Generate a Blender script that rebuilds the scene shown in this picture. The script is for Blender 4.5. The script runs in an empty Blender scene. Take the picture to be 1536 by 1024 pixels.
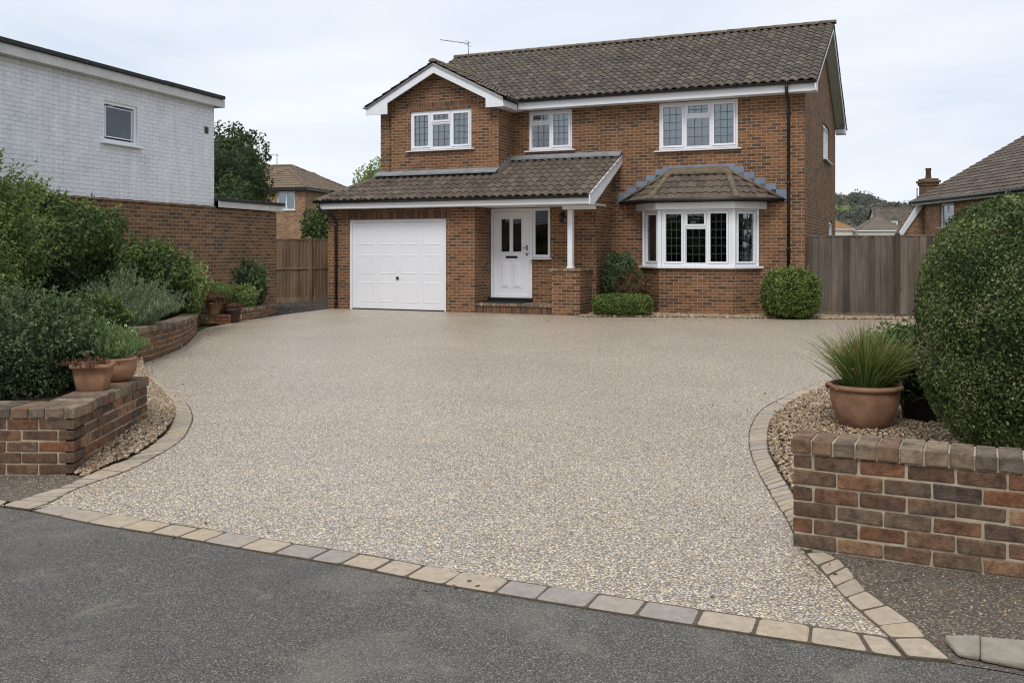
import bpy, bmesh, math, random
import numpy as np
from mathutils import Vector, Matrix
from mathutils.geometry import tessellate_polygon
random.seed(7); NR = np.random.default_rng(7)
scene = bpy.context.scene
COL = scene.collection
PI = math.pi

# ------------------------------------------------------------------ camera constants
F = 1403.0; CX = 768.0; HY = 375.0; CH = 1.5
def G(px, py, z=0.0):
    """surveyed point of the ground (or of height z) read from the photograph"""
    Y = F*(CH-z)/(py-HY)
    return Vector(((px-CX)/F*Y, Y, z))

# ------------------------------------------------------------------ mesh helpers
def link(name, me, parent=None, loc=None, rot=0):
    o = bpy.data.objects.new(name, me); COL.objects.link(o)
    if parent is not None: o.parent = parent
    if loc is not None: o.location = loc
    if rot: o.rotation_euler = (0, 0, rot)
    return o
def tag(o, label=None, cat=None, group=None, kind=None):
    if label: o['label'] = label
    if cat: o['category'] = cat
    if group: o['group'] = group
    if kind: o['kind'] = kind
    return o
def empty(name, loc=(0,0,0), rot=0):
    o = bpy.data.objects.new(name, None); COL.objects.link(o); o.empty_display_size = .2
    o.location = loc; o.rotation_euler = (0,0,rot); return o

class MB:
    def __init__(s): s.v=[]; s.f=[]; s.r=[]; s.sm=[]
    def poly(s, pts, r=None, sm=False):
        n=len(s.v); s.v += [tuple(p) for p in pts]; s.f.append(tuple(range(n,n+len(pts))))
        s.r.append(random.random() if r is None else r); s.sm.append(sm)
    def raw(s, vs, fs, r=None, sm=False, M=None):
        n=len(s.v); r = random.random() if r is None else r
        s.v += [tuple(M@Vector(p)) if M else tuple(p) for p in vs]
        for f in fs: s.f.append(tuple(i+n for i in f)); s.r.append(r); s.sm.append(sm)
    def box(s, x0,x1,y0,y1,z0,z1, r=None, M=None, jit=0):
        vs=[(x,y,z) for z in (z0,z1) for y in (y0,y1) for x in (x0,x1)]
        if jit: vs=[tuple(c+random.uniform(-jit,jit) for c in p) for p in vs]
        s.raw(vs, [(0,2,3,1),(4,5,7,6),(0,1,5,4),(2,6,7,3),(0,4,6,2),(1,3,7,5)], r, False, M)
    def prism(s, pts, ext, r=None):
        """planar polygon pts extruded by vector ext"""
        a=[Vector(p) for p in pts]; e=Vector(ext); n=len(a)
        nrm=Vector((0,0,0))
        for i in range(n): nrm += a[i].cross(a[(i+1)%n])
        if nrm.dot(e)>0: a=a[::-1]
        s.raw(a+[p+e for p in a], [tuple(range(n)), tuple(range(2*n-1,n-1,-1))]+[(i,i+n,(i+1)%n+n,(i+1)%n) for i in range(n)], r)
    def tube(s, path, rad, seg=10, r=None, caps=True):
        P=[Vector(p) for p in path]; rads = rad if isinstance(rad,(list,tuple)) else [rad]*len(P)
        rings=[]; vs=[]; 
        for i,p in enumerate(P):
            d=(P[min(i+1,len(P)-1)]-P[max(i-1,0)]).normalized()
            a = d.cross(Vector((0,0,1))) if abs(d.z)<.95 else d.cross(Vector((0,1,0)))
            a.normalize(); b=d.cross(a)
            vs += [p+(a*math.cos(2*PI*k/seg)+b*math.sin(2*PI*k/seg))*rads[i] for k in range(seg)]
        fs=[(i*seg+k, i*seg+(k+1)%seg,(i+1)*seg+(k+1)%seg,(i+1)*seg+k) for i in range(len(P)-1) for k in range(seg)]
        fs=[f[::-1] for f in fs]
        if caps: fs += [tuple(range(seg)), tuple(range(len(P)*seg-1,(len(P)-1)*seg-1,-1))]
        s.raw(vs, fs, r, True)
    def lathe(s, prof, seg=32, c=(0,0,0), r=None, sx=1, sy=1):
        vs=[(c[0]+p[0]*math.cos(2*PI*k/seg)*sx, c[1]+p[0]*math.sin(2*PI*k/seg)*sy, c[2]+p[1]) for p in prof for k in range(seg)]
        fs=[(i*seg+k, i*seg+(k+1)%seg,(i+1)*seg+(k+1)%seg,(i+1)*seg+k) for i in range(len(prof)-1) for k in range(seg)]
        s.raw(vs, fs, r, True)
    def mesh(s, name, mat):
        me=bpy.data.meshes.new(name); me.from_pydata(s.v,[],s.f); finish(me, mat, s.r, s.sm); return me
    def build(s, name, mat, parent=None, loc=None, rot=0, bevel=0, seg=2):
        o=link(name, s.mesh(name,mat), parent, loc, rot)
        if bevel:
            m=o.modifiers.new('bevel','BEVEL'); m.width=bevel; m.segments=seg; m.limit_method='ANGLE'; m.angle_limit=math.radians(40)
        return o
def finish(me, mat, rnd=None, sm=None):
    me.materials.append(mat)
    n=len(me.polygons)
    if rnd is not None:
        a=me.attributes.new('rnd','FLOAT','FACE'); a.data.foreach_set('value', np.asarray(rnd,dtype=np.float32))
    if sm is not None: me.polygons.foreach_set('use_smooth', np.asarray(sm,dtype=bool))
    # metre-true UVs per face
    nv=len(me.vertices); co=np.empty(nv*3,dtype=np.float32); me.vertices.foreach_get('co',co); co=co.reshape(-1,3)
    nl=len(me.loops); li=np.empty(nl,dtype=np.int32); me.loops.foreach_get('vertex_index',li)
    lt=np.empty(n,dtype=np.int32); me.polygons.foreach_get('loop_total',lt)
    nm=np.empty(n*3,dtype=np.float32); me.polygons.foreach_get('normal',nm); nm=nm.reshape(-1,3)
    fn=np.repeat(nm,lt,axis=0); p=co[li]
    t=np.stack([-fn[:,1],fn[:,0],np.zeros(nl)],1); L=np.linalg.norm(t,axis=1); flat=L<.3
    t/= np.maximum(L,1e-6)[:,None]; b=np.cross(fn,t)
    u=(p*t).sum(1); v=(p*b).sum(1); u[flat]=p[flat,0]; v[flat]=p[flat,1]
    uv=me.uv_layers.new(name='UVMap'); uv.data.foreach_set('uv', np.stack([u,v],1).astype(np.float32).ravel())
    me.update()

def npmesh(name, V, Fc, rnd, mat, smooth=False):
    me=bpy.data.meshes.new(name); k=Fc.shape[1]; n=len(Fc)
    me.vertices.add(len(V)); me.vertices.foreach_set('co', V.astype(np.float32).ravel())
    me.loops.add(n*k); me.loops.foreach_set('vertex_index', Fc.astype(np.int32).ravel())
    me.polygons.add(n); me.polygons.foreach_set('loop_start', np.arange(0,n*k,k,dtype=np.int32))
    me.polygons.foreach_set('loop_total', np.full(n,k,dtype=np.int32))
    me.update(calc_edges=True)
    a=me.attributes.new('rnd','FLOAT','FACE'); a.data.foreach_set('value', rnd.astype(np.float32))
    if smooth: me.polygons.foreach_set('use_smooth', np.ones(n,dtype=bool))
    me.materials.append(mat); me.validate(); return me

def catmull(P, n=6):
    out=[]
    P=[Vector(p) for p in P]
    for i in range(len(P)-1):
        p0=P[max(i-1,0)];p1=P[i];p2=P[i+1];p3=P[min(i+2,len(P)-1)]
        for k in range(n):
            t=k/n; out.append(.5*((2*p1)+(p2-p0)*t+(2*p0-5*p1+4*p2-p3)*t*t+(3*p1-p0-3*p2+p3)*t**3))
    out.append(P[-1]); return out
def sheet(name, pts, z, mat, thick=0, parent=None):
    P=[Vector((p[0],p[1],z)) for p in pts]
    tris=tessellate_polygon([P]); mb=MB(); 
    vs=list(P); fs=[]
    for t in tris:
        a,b,c=[P[i] for i in t]
        fs.append(tuple(t) if (b-a).cross(c-a).z>0 else tuple(t[::-1]))
    mb.raw(vs,fs,.5)
    if thick:
        n=len(P)
        area=sum(P[i].x*P[(i+1)%n].y-P[(i+1)%n].x*P[i].y for i in range(n))
        for i in range(n):
            a,b=P[i],P[(i+1)%n]
            if area<0: a,b=b,a
            d=Vector((0,0,-thick)); mb.poly([a+d,b+d,b,a],.5)
    return mb.build(name, mat, parent)

# ------------------------------------------------------------------ materials
def S(r,g,b):
    f=lambda c: (c/255/12.92) if c/255<=.04045 else ((c/255+.055)/1.055)**2.4
    return (f(r),f(g),f(b),1)
class NT:
    def __init__(s,name):
        s.m=bpy.data.materials.new(name); s.m.use_nodes=True; s.t=s.m.node_tree; s.n=s.t.nodes; s.n.clear()
        s.out=s.n.new('ShaderNodeOutputMaterial')
    def N(s,typ,**kw):
        x=s.n.new('ShaderNode'+typ)
        for k,v in kw.items(): setattr(x,k,v)
        return x
    def L(s,a,b): s.t.links.new(a,b)
    def setin(s,sock,v):
        if hasattr(v,'is_linked') or isinstance(v,bpy.types.NodeSocket): s.L(v,sock)
        else: sock.default_value=v
    def math(s,op,a,b=None,c=None,clamp=False):
        x=s.N('Math',operation=op); x.use_clamp=clamp
        for i,v in enumerate((a,b,c)):
            if v is not None: s.setin(x.inputs[i],v)
        return x.outputs[0]
    def mix(s,f,a,b,mode='MIX'):
        x=s.N('Mix',data_type='RGBA',blend_type=mode); s.setin(x.inputs[0],f); s.setin(x.inputs[6],a); s.setin(x.inputs[7],b); return x.outputs[2]
    def ramp(s,f,stops,interp='LINEAR'):
        x=s.N('ValToRGB'); x.color_ramp.interpolation=interp; e=x.color_ramp.elements
        while len(e)<len(stops): e.new(.5)
        for i,(p,c) in enumerate(stops):
            e[i].position=p; e[i].color=c if len(c)==4 else (*c,1)
        s.setin(x.inputs[0],f); return x.outputs[0]
    def noise(s,vec,scale,detail=4,rough=.55,dist=0):
        x=s.N('TexNoise'); x.inputs['Scale'].default_value=scale; x.inputs['Detail'].default_value=detail
        x.inputs['Roughness'].default_value=rough; x.inputs['Distortion'].default_value=dist; s.L(vec,x.inputs['Vector']); return x.outputs[0]
    def vor(s,vec,scale,feat='F1',out='Distance',rand=1.0):
        x=s.N('TexVoronoi',feature=feat); x.inputs['Scale'].default_value=scale; x.inputs['Randomness'].default_value=rand
        s.L(vec,x.inputs['Vector']); return x.outputs[out]
    def coord(s,o='Object'): return s.N('TexCoord').outputs[o]
    def attr(s,n='rnd'): return s.N('Attribute',attribute_name=n).outputs['Fac']
    def bump(s,h,strength=.5,dist=.01,nrm=None):
        x=s.N('Bump'); x.inputs['Strength'].default_value=strength; x.inputs['Distance'].default_value=dist; s.L(h,x.inputs['Height'])
        if nrm is not None: s.L(nrm,x.inputs['Normal'])
        return x.outputs[0]
    def bsdf(s,col,rough=.6,bump=None,spec=.5,metal=0,trans=None):
        b=s.N('BsdfPrincipled'); s.setin(b.inputs['Base Color'],col); s.setin(b.inputs['Roughness'],rough)
        s.setin(b.inputs['Specular IOR Level'],spec); b.inputs['Metallic'].default_value=metal
        if bump is not None: s.L(bump,b.inputs['Normal'])
        s.L(b.outputs[0],s.out.inputs[0]); return s.m

def g4(v): return (v,v,v,1)
def m_brick(name, pal, mortar, soldier=False, mottle=.38, paint=None, bw=.225, bh=.075):
    t=NT(name); uv=t.coord('UV'); sep=t.N('SeparateXYZ'); t.L(uv,sep.inputs[0]); u,v=sep.outputs[0],sep.outputs[1]
    wob=t.noise(uv,9,3); 
    wobs=t.math('MULTIPLY',t.math('SUBTRACT',wob,.5),.006)
    u=t.math('ADD',u,wobs); v=t.math('ADD',v,wobs)
    if soldier: u,v=v,u
    rv=t.math('DIVIDE',v,bh); row=t.math('FLOOR',rv)
    off=t.math('MULTIPLY',t.math('FLOORED_MODULO',row,2.0),0.0 if soldier else .5)
    ru=t.math('ADD',t.math('DIVIDE',u,bw),off); colm=t.math('FLOOR',ru)
    fu=t.math('MULTIPLY',t.math('FRACT',ru),bw); fv=t.math('MULTIPLY',t.math('FRACT',rv),bh)
    du=t.math('MINIMUM',fu,t.math('SUBTRACT',bw,fu)); dv=t.math('MINIMUM',fv,t.math('SUBTRACT',bh,fv))
    d=t.math('MINIMUM',du,dv)
    mask=t.math('MULTIPLY',t.math('SUBTRACT',d,.0042),1/.0025,clamp=True)   # 0 mortar 1 brick
    cv=t.N('CombineXYZ'); t.L(colm,cv.inputs[0]); t.L(row,cv.inputs[1]); wn=t.N('TexWhiteNoise',noise_dimensions='2D'); t.L(cv.outputs[0],wn.inputs['Vector'])
    rnd=wn.outputs['Value']
    n=len(pal); bc=t.ramp(rnd,[(i/n,c) for i,c in enumerate(pal)],'CONSTANT')
    n1=t.noise(uv,35,5,.65); bc=t.mix(1,bc,t.ramp(n1,[(.25,g4(1-mottle*1.6)),(.75,g4(1+mottle))]),'MULTIPLY'); bc=t.mix(t.ramp(t.noise(uv,7,4,.7),[(.52,g4(0)),(.74,g4(.5))]),bc,S(92,78,68))
    big=t.noise(uv,.9,4,.6); bc=t.mix(1,bc,t.ramp(big,[(.3,g4(.78)),(.7,g4(1.1))]),'MULTIPLY')
    mc=t.mix(t.noise(uv,14,3),mortar,tuple(c*.6 for c in mortar[:3])+(1,))
    col=t.mix(mask,mc,bc)
    if paint:
        pk=t.noise(uv,3.2,6,.7); dirt=t.ramp(pk,[(.35,g4(1)),(.75,(.82,.83,.84,1))])
        mp=t.N('Mapping'); mp.inputs['Scale'].default_value=(5,.5,1); t.L(uv,mp.inputs[0])
        streak=t.ramp(t.noise(mp.outputs[0],1.6,5,.65),[(.4,g4(1)),(.72,(.88,.89,.90,1))])
        pc=t.mix(1,paint,dirt,'MULTIPLY'); pc=t.mix(1,pc,streak,'MULTIPLY')
        jn=t.ramp(t.noise(uv,2.6,5,.7),[(.36,g4(.04)),(.64,g4(.46))]); pc=t.mix(t.math('MULTIPLY',t.math('SUBTRACT',1,mask),jn),pc,(.20,.20,.19,1))
        mp3=t.N('Mapping'); mp3.inputs['Scale'].default_value=(4,26,1); t.L(uv,mp3.inputs[0])
        pc=t.mix(t.ramp(t.noise(mp3.outputs[0],1.5,4,.7),[(.58,g4(0)),(.72,g4(.42))]),pc,(.27,.275,.28,1))
        chip=t.ramp(t.noise(uv,11,6,.75),[(.70,g4(0)),(.74,g4(.55))]); pc=t.mix(chip,pc,(.28,.27,.26,1)); col=pc
    h=t.math('ADD',t.math('MULTIPLY',mask,.8),t.math('MULTIPLY',n1,.5))
    return t.bsdf(col,.88,t.bump(h,.7 if not paint else .9,.006),.25)
def m_facebrick(name,pal,mottle=.5,lichen=.45,org=.40):
    t=NT(name); oc0=t.coord('Object'); r=t.attr(); n=len(pal)
    sh=t.N('CombineXYZ'); rs=t.math('MULTIPLY',r,57.0); t.L(rs,sh.inputs[0]); t.L(rs,sh.inputs[2])
    ad=t.N('VectorMath',operation='ADD'); t.L(oc0,ad.inputs[0]); t.L(sh.outputs[0],ad.inputs[1]); oc=ad.outputs[0]
    c=t.ramp(r,[(i/n,k) for i,k in enumerate(pal)],'CONSTANT')
    n1=t.noise(oc,22,6,.7); n2=t.noise(oc,110,4,.75)
    c=t.mix(t.ramp(t.noise(oc,6,5,.6,.5),[(.42,g4(0)),(.66,g4(org))]),c,S(144,98,68))
    c=t.mix(t.ramp(t.noise(oc,8,5,.65,.8),[(.46,g4(0)),(.68,g4(.75))]),c,S(74,64,58))
    c=t.mix(1,c,t.ramp(n1,[(.28,g4(1-mottle)),(.72,g4(1+mottle))]),'MULTIPLY')
    c=t.mix(t.ramp(t.noise(oc,12,6,.75),[(.60,g4(0)),(.78,g4(lichen))]),c,S(150,140,122))
    c=t.mix(t.ramp(n2,[(.60,g4(0)),(.72,g4(.5))]),c,S(54,46,42))
    h=t.math('ADD',n1,t.math('MULTIPLY',n2,.8))
    return t.bsdf(c,.92,t.bump(h,1,.010),.2)
def m_plain(name,col,rough=.5,noise=.08,scale=6,spec=.5,bump=.1,metal=0):
    t=NT(name); oc=t.coord('Object'); n=t.noise(oc,scale,5,.6)
    c=t.mix(1,col,t.ramp(n,[(.3,g4(1-noise)),(.7,g4(1+noise*.5))]),'MULTIPLY')
    return t.bsdf(c,rough,t.bump(t.noise(oc,scale*12,3),bump,.002),spec,metal)
def m_tiles(name,pal,moss=.35):
    t=NT(name); oc=t.coord('Object'); r=t.attr(); n=len(pal)
    c=t.ramp(r,[(i/(n-1),k) for i,k in enumerate(pal)])
    n1=t.noise(oc,12,6,.7)
    c=t.mix(1,c,t.ramp(n1,[(.3,g4(.65)),(.7,g4(1.3))]),'MULTIPLY')
    c=t.mix(t.ramp(t.noise(oc,1.3,5,.7),[(.5,g4(0)),(.75,g4(moss))]),c,S(112,98,74))
    c=t.mix(t.ramp(t.noise(oc,45,3,.8),[(.66,g4(0)),(.72,g4(.5))]),c,S(150,146,128))
    return t.bsdf(c,.85,t.bump(n1,.5,.008),.3)
def m_leaf(name,pal,rough=.55,spec=.3,trans=.3):
    t=NT(name); r=t.attr(); n=len(pal)
    c=t.ramp(r,[(i/(n-1),k) for i,k in enumerate(pal)])
    oc=t.coord('Object'); c=t.mix(1,c,t.ramp(t.noise(oc,3,3),[(.3,g4(.75)),(.7,g4(1.25))]),'MULTIPLY')
    b=t.N('BsdfPrincipled'); t.L(c,b.inputs['Base Color']); b.inputs['Roughness'].default_value=rough; b.inputs['Specular IOR Level'].default_value=spec
    tr=t.N('BsdfTranslucent'); t.L(t.mix(1,c,(1.05,1.15,.65,1),'MULTIPLY'),tr.inputs[0])
    mx=t.N('MixShader'); mx.inputs[0].default_value=trans; t.L(b.outputs[0],mx.inputs[1]); t.L(tr.outputs[0],mx.inputs[2]); t.L(mx.outputs[0],t.out.inputs[0])
    return t.m
def m_aggregate(name,pal,scale,gap,rough=.6,bump=.8,dist=.004,patch=None,spec=.4,gapcol=None,fine=None):
    """bound stones: voronoi cells with a colour each and dark gaps"""
    t=NT(name); oc=t.coord('Object')
    wv=t.N('VectorMath',operation='ADD'); t.L(oc,wv.inputs[0])
    nz=t.N('TexNoise'); nz.inputs['Scale'].default_value=scale*.8; nz.inputs['Detail'].default_value=2; t.L(oc,nz.inputs['Vector'])
    vm=t.N('VectorMath',operation='SCALE'); t.L(nz.outputs['Color'],vm.inputs[0]); vm.inputs['Scale'].default_value=.6/scale; t.L(vm.outputs[0],wv.inputs[1])
    vec=wv.outputs[0]
    x=t.N('TexVoronoi',feature='F1'); x.inputs['Scale'].default_value=scale; t.L(vec,x.inputs['Vector'])
    sp=t.N('SeparateColor'); t.L(x.outputs['Color'],sp.inputs[0]); n=len(pal)
    c=t.ramp(sp.outputs[0],[(i/n,k) for i,k in enumerate(pal)],'CONSTANT')
    c=t.mix(1,c,t.ramp(sp.outputs[1],[(0,g4(.78)),(1,g4(1.18))]),'MULTIPLY')
    d=x.outputs['Distance']
    g=t.ramp(d,[(gap,g4(0)),(min(gap+.28,1),g4(1))])
    c=t.mix(t.math('MULTIPLY',g,.8),c,gapcol or S(60,52,44))
    if patch:
        for sc,lo,hi,c2,amt in patch:
            c=t.mix(t.ramp(t.noise(oc,sc,6,.65,.6),[(lo,g4(0)),(hi,g4(amt))]),c,c2)
    big=t.noise(oc,.45,5,.6); c=t.mix(1,c,t.ramp(big,[(.3,g4(.9)),(.7,g4(1.07))]),'MULTIPLY')
    h=t.math('SUBTRACT',1.0,d)
    return t.bsdf(c,rough,t.bump(h,bump,dist),spec)

HOUSEPAL=[S(142,98,67),S(130,90,63),S(122,84,60),S(148,104,73),S(104,77,60),S(136,94,65),S(116,82,60),S(94,72,60),S(144,98,63),S(126,90,66)]
M={}
M['brick']=m_brick('house_brick',HOUSEPAL,S(184,166,140))
M['soldier']=m_brick('soldier_brick',[S(120,84,64),S(102,74,58),S(88,66,56),S(132,92,68)],S(150,132,110),soldier=True)
M['oldbrick']=m_brick('old_brick',[S(132,98,70),S(116,86,64),S(104,80,64),S(142,106,76),S(94,76,62),S(124,92,66)],S(172,156,134),mottle=.35)
M['whitebrick']=m_brick('painted_brick',[g4(.5)],g4(.4),paint=S(236,238,241))
M['farbrick']=m_brick('far_brick',[S(172,134,102),S(158,122,94),S(180,142,110),S(146,112,88)],S(160,140,118))
M['face']=m_facebrick('wall_bricks',[S(126,90,68),S(114,88,70),S(100,80,66),S(138,102,76),S(98,84,74),S(124,100,80),S(88,78,71),S(134,92,68),S(116,98,82),S(152,120,94),S(106,90,76)])
M['coping']=m_facebrick('coping_bricks',[S(152,136,114),S(138,122,102),S(124,112,98),S(158,142,118),S(140,112,90),S(112,102,92)],.3,.7,.2)
M['mortar']=m_plain('mortar',S(176,162,140),.95,.3,20,.2,.6)
M['tiles']=m_tiles('roof_tiles',[S(80,73,66),S(98,89,79),S(88,80,72),S(111,101,88),S(76,71,67),S(105,95,84)])
M['bown']=m_tiles('porch_tiles',[S(88,77,68),S(105,93,81),S(94,83,74),S(116,103,90),S(84,75,68),S(109,97,85)],.25)
M['ridge']=m_tiles('ridge_tiles',[S(108,96,80),S(122,108,90),S(96,86,74)],.4)
M['fartile']=m_tiles('far_tiles',[S(112,96,80),S(126,108,88),S(104,90,78)],.2)
M['fartileor']=m_tiles('far_tiles_orange',[S(158,122,84),S(148,112,78)],.2)
M['fartilegr']=m_tiles('far_tiles_grey',[S(122,110,98),S(110,100,92)],.2)
M['upvc']=m_plain('white_plastic',(.84,.85,.88,1),.28,.03,3,.5,.02)
M['white']=m_plain('white_paint',(.80,.81,.83,1),.45,.06,4,.5,.05)
M['door']=m_plain('door_paint',(.84,.85,.88,1),.35,.03,2,.5,.03)
M['oldwhite']=m_plain('weathered_white',S(205,204,202),.6,.15,5,.3,.2)
M['black']=m_plain('black_plastic',(.012,.012,.013,1),.35,.2,5,.5,.05)
M['rubber']=m_plain('mat_rubber',(.025,.026,.028,1),.9,.3,40,.2,.5)
M['steel']=m_plain('steel',(.35,.35,.35,1),.3,.1,8,.5,.02,1)
M['alu']=m_plain('aerial_metal',(.25,.26,.27,1),.4,.1,8,.5,.02,1)
M['lead']=m_plain('lead',S(122,132,146),.6,.2,4,.4,.2)
M['leadmort']=m_plain('flashing',S(140,142,143),.75,.25,5,.3,.3)
M['felt']=m_plain('roof_felt',S(58,60,63),.9,.3,6,.3,.5)
M['came']=m_plain('window_lead',S(70,76,84),.5,.1,8,.5,.02)
M['camed']=m_plain('window_lead_dark',S(58,60,62),.5,.1,8,.5,.02)
M['terra']=m_plain('terracotta',S(160,122,96),.85,.45,5,.3,.3)
M['terradark']=m_plain('dark_clay',S(78,62,54),.8,.25,9,.3,.3)
M['plasticpot']=m_plain('black_pot',(.02,.02,.022,1),.5,.2,9,.4,.1)
M['soil']=m_plain('soil',S(62,50,42),.95,.45,18,.2,1)
M['concrete']=m_plain('concrete',S(156,147,133),.9,.3,9,.25,.8)
M['curtain']=m_plain('net_curtain',(.62,.63,.66,1),.9,.08,6,.2,.1)
M['curtaing']=m_plain('curtain_cloth',(.8,.8,.8,1),.9,.1,6,.2,.1)
M['inner']=m_plain('hall_shade',(.05,.048,.045,1),.9,.1,2,.1,.1)  # dark colour standing in for the shade of an unlit hall
M['render']=m_plain('cream_render',S(222,212,196),.85,.1,3,.2,.2)
M['bark']=m_plain('bark',S(82,68,56),.95,.4,10,.2,.8)
M['vent']=m_plain('vent_clay',S(96,88,82),.8,.2,12,.3,.2)

def m_glass(name,k,tint=(.85,.9,.92,1)):
    t=NT(name); gl=t.N('BsdfGlossy'); gl.inputs['Roughness'].default_value=.015; gl.inputs['Color'].default_value=(.95,.97,1,1)
    n=t.noise(t.coord('Object'),2.2,2); t.L(t.bump(n,.12,.02),gl.inputs['Normal'])
    tr=t.N('BsdfTransparent'); tr.inputs[0].default_value=tint
    fr=t.N('Fresnel'); fr.inputs['IOR'].default_value=1.5
    f=t.math('MULTIPLY',fr.outputs[0],k,clamp=True)
    mx=t.N('MixShader'); t.L(f,mx.inputs[0]); t.L(tr.outputs[0],mx.inputs[1]); t.L(gl.outputs[0],mx.inputs[2]); t.L(mx.outputs[0],t.out.inputs[0])
    return t.m
M['frost']=m_plain('frosted_glass',S(104,112,124),.25,.15,3,.6,.02)
M['glass']=m_glass('window_glass',2.6); M['glassd']=m_glass('bay_glass',1.5,(.78,.79,.8,1))
def m_wood(name,pal,plank=False):
    t=NT(name); oc=t.coord('Object'); r=t.attr(); n=len(pal)
    c=t.ramp(r,[(i/(n-1),k) for i,k in enumerate(pal)])
    mp=t.N('Mapping'); mp.inputs['Scale'].default_value=(30,30,1.2); t.L(oc,mp.inputs[0])
    g=t.noise(mp.outputs[0],1.5,6,.7,.8)
    c=t.mix(1,c,t.ramp(g,[(.3,g4(.6)),(.7,g4(1.3))]),'MULTIPLY')
    kn=t.vor(oc,3.5); c=t.mix(t.ramp(kn,[(.03,g4(.9)),(.09,g4(0))]),c,S(30,24,20))
    mp2=t.N('Mapping'); mp2.inputs['Scale'].default_value=(2,2,.4); t.L(oc,mp2.inputs[0])
    c=t.mix(1,c,t.ramp(t.noise(mp2.outputs[0],1.4,4),[(.35,g4(.68)),(.7,g4(1.2))]),'MULTIPLY')
    return t.bsdf(c,.85,t.bump(g,.5,.004),.25)
M['fence']=m_wood('fence_wood',[S(86,76,68),S(110,100,90),S(70,62,56),S(124,113,101),S(98,84,72)])
M['fence2']=m_wood('fence_wood_brown',[S(150,128,106),S(170,146,122),S(136,114,94)])

STONES=[S(204,192,172),S(180,168,148),S(158,156,154),S(190,168,130),S(136,130,122),S(216,208,194),S(170,150,120),S(146,144,144),S(190,180,162),S(122,112,100)]
M['resin']=m_aggregate('resin_gravel',[(min(1,s_[0]*1.46),min(1,s_[1]*1.38),min(1,s_[2]*1.30),1) for s_ in STONES],96,.38,.42,.7,.005,[(.9,.5,.8,S(172,164,150),.2),(.35,.55,.78,S(160,146,128),.25)],1.0,S(84,74,63))
M['asphalt']=m_aggregate('asphalt',[S(122,118,110),S(109,106,100),S(132,127,118),S(100,98,93),S(116,112,106),S(158,152,141),S(120,116,109),S(104,101,96),S(142,136,126),S(94,92,88)],165,.36,.85,1,.004,
   [(1.2,.50,.74,S(150,142,130),.55),(.7,.52,.75,S(84,83,81),.6),(9,.64,.76,S(154,138,120),.4),(3.3,.60,.72,S(160,148,132),.35)],.25,S(66,65,63))
M['verge']=m_aggregate('verge_dirt',[S(136,122,106),S(118,107,95),S(106,99,92),S(148,132,112),S(120,113,106),S(170,158,140)],90,.3,.9,1,.008,
   [(2.2,.48,.66,S(104,97,90),.7),(5,.58,.75,S(146,124,98),.6)],.2,S(84,75,66))
M['darkgravel']=m_aggregate('dark_gravel',[S(98,92,86),S(78,74,70),S(116,108,100)],40,.3,.85,1,.01,None,.3,S(30,28,28))
M['grass']=m_aggregate('field',[S(70,84,48),S(84,94,56),S(62,74,44)],4,.3,.95,.5,.05,None,.1,S(50,60,36))
t=NT('pebbles'); oc=t.coord('Object'); r=t.attr()
c=t.ramp(r,[(0,S(192,170,138)),(.15,S(170,144,110)),(.3,S(148,118,86)),(.45,S(202,186,160)),(.6,S(128,102,78)),(.75,S(176,154,126)),(.88,S(110,94,80)),(1,S(214,202,182))])
c=t.mix(1,c,t.ramp(t.noise(oc,60,4),[(.3,g4(.75)),(.7,g4(1.15))]),'MULTIPLY'); M['pebble']=t.bsdf(c,.7,t.bump(t.noise(oc,120,3),.4,.003),.35)
M['darkstone']=m_plain('dark_stone',S(98,92,86),.8,.5,14,.3,.4)
t=NT('sandstone_setts'); oc=t.coord('Object'); r=t.attr()
c=t.ramp(r,[(0,S(177,162,141)),(.12,S(169,155,138)),(.25,S(180,164,143)),(.4,S(167,155,142)),(.52,S(181,165,144)),(.65,S(173,158,139)),(.78,S(158,149,140)),(.83,S(180,163,139)),(1,S(185,171,152))],'CONSTANT')
n1=t.noise(oc,18,6,.7); c=t.mix(1,c,t.ramp(n1,[(.3,g4(.78)),(.7,g4(1.12))]),'MULTIPLY')
c=t.mix(t.ramp(t.noise(oc,6,5,.7),[(.58,g4(0)),(.8,g4(.5))]),c,S(104,94,80)); M['sett']=t.bsdf(c,.85,t.bump(n1,.7,.006),.3)
M['joint']=m_plain('joint_sand',S(100,90,77),.95,.4,40,.2,.8)

M['l_box']=m_leaf('leaf_topiary',[S(42,54,29),S(62,80,42),S(82,102,52),S(108,126,71),S(141,144,102),S(71,87,46),S(159,150,122)])
M['l_boxy']=m_leaf('leaf_box',[S(63,81,41),S(91,109,54),S(117,133,67),S(138,151,85)])
M['l_dark']=m_leaf('leaf_dark',[S(47,62,41),S(66,85,55),S(89,108,72),S(117,133,96)])
M['l_daisy']=m_leaf('leaf_daisy',[S(92,114,72),S(120,142,92),S(152,168,120)])
M['l_laurel']=m_leaf('leaf_laurel',[S(47,61,34),S(67,86,47),S(89,109,58),S(122,135,78)])
M['l_sage']=m_leaf('leaf_rosemary',[S(95,108,86),S(118,133,105),S(146,159,129),S(105,117,91)],.6,.3)
M['l_light']=m_leaf('leaf_light',[S(102,121,68),S(127,146,85),S(158,171,113)],.5)
M['l_red']=m_leaf('leaf_russet',[S(65,76,47),S(109,76,59),S(136,94,75),S(87,91,58),S(120,82,66),S(71,82,49)],.6,.3)
M['l_tree']=m_leaf('leaf_tree',[S(53,66,41),S(71,88,53),S(91,106,65)],.6,.3)
M['l_far']=m_leaf('leaf_wood',[S(78,79,71),S(92,92,83),S(107,106,95),S(125,137,94),S(88,89,82),S(100,101,92)],.8,.15,.15)
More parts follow.
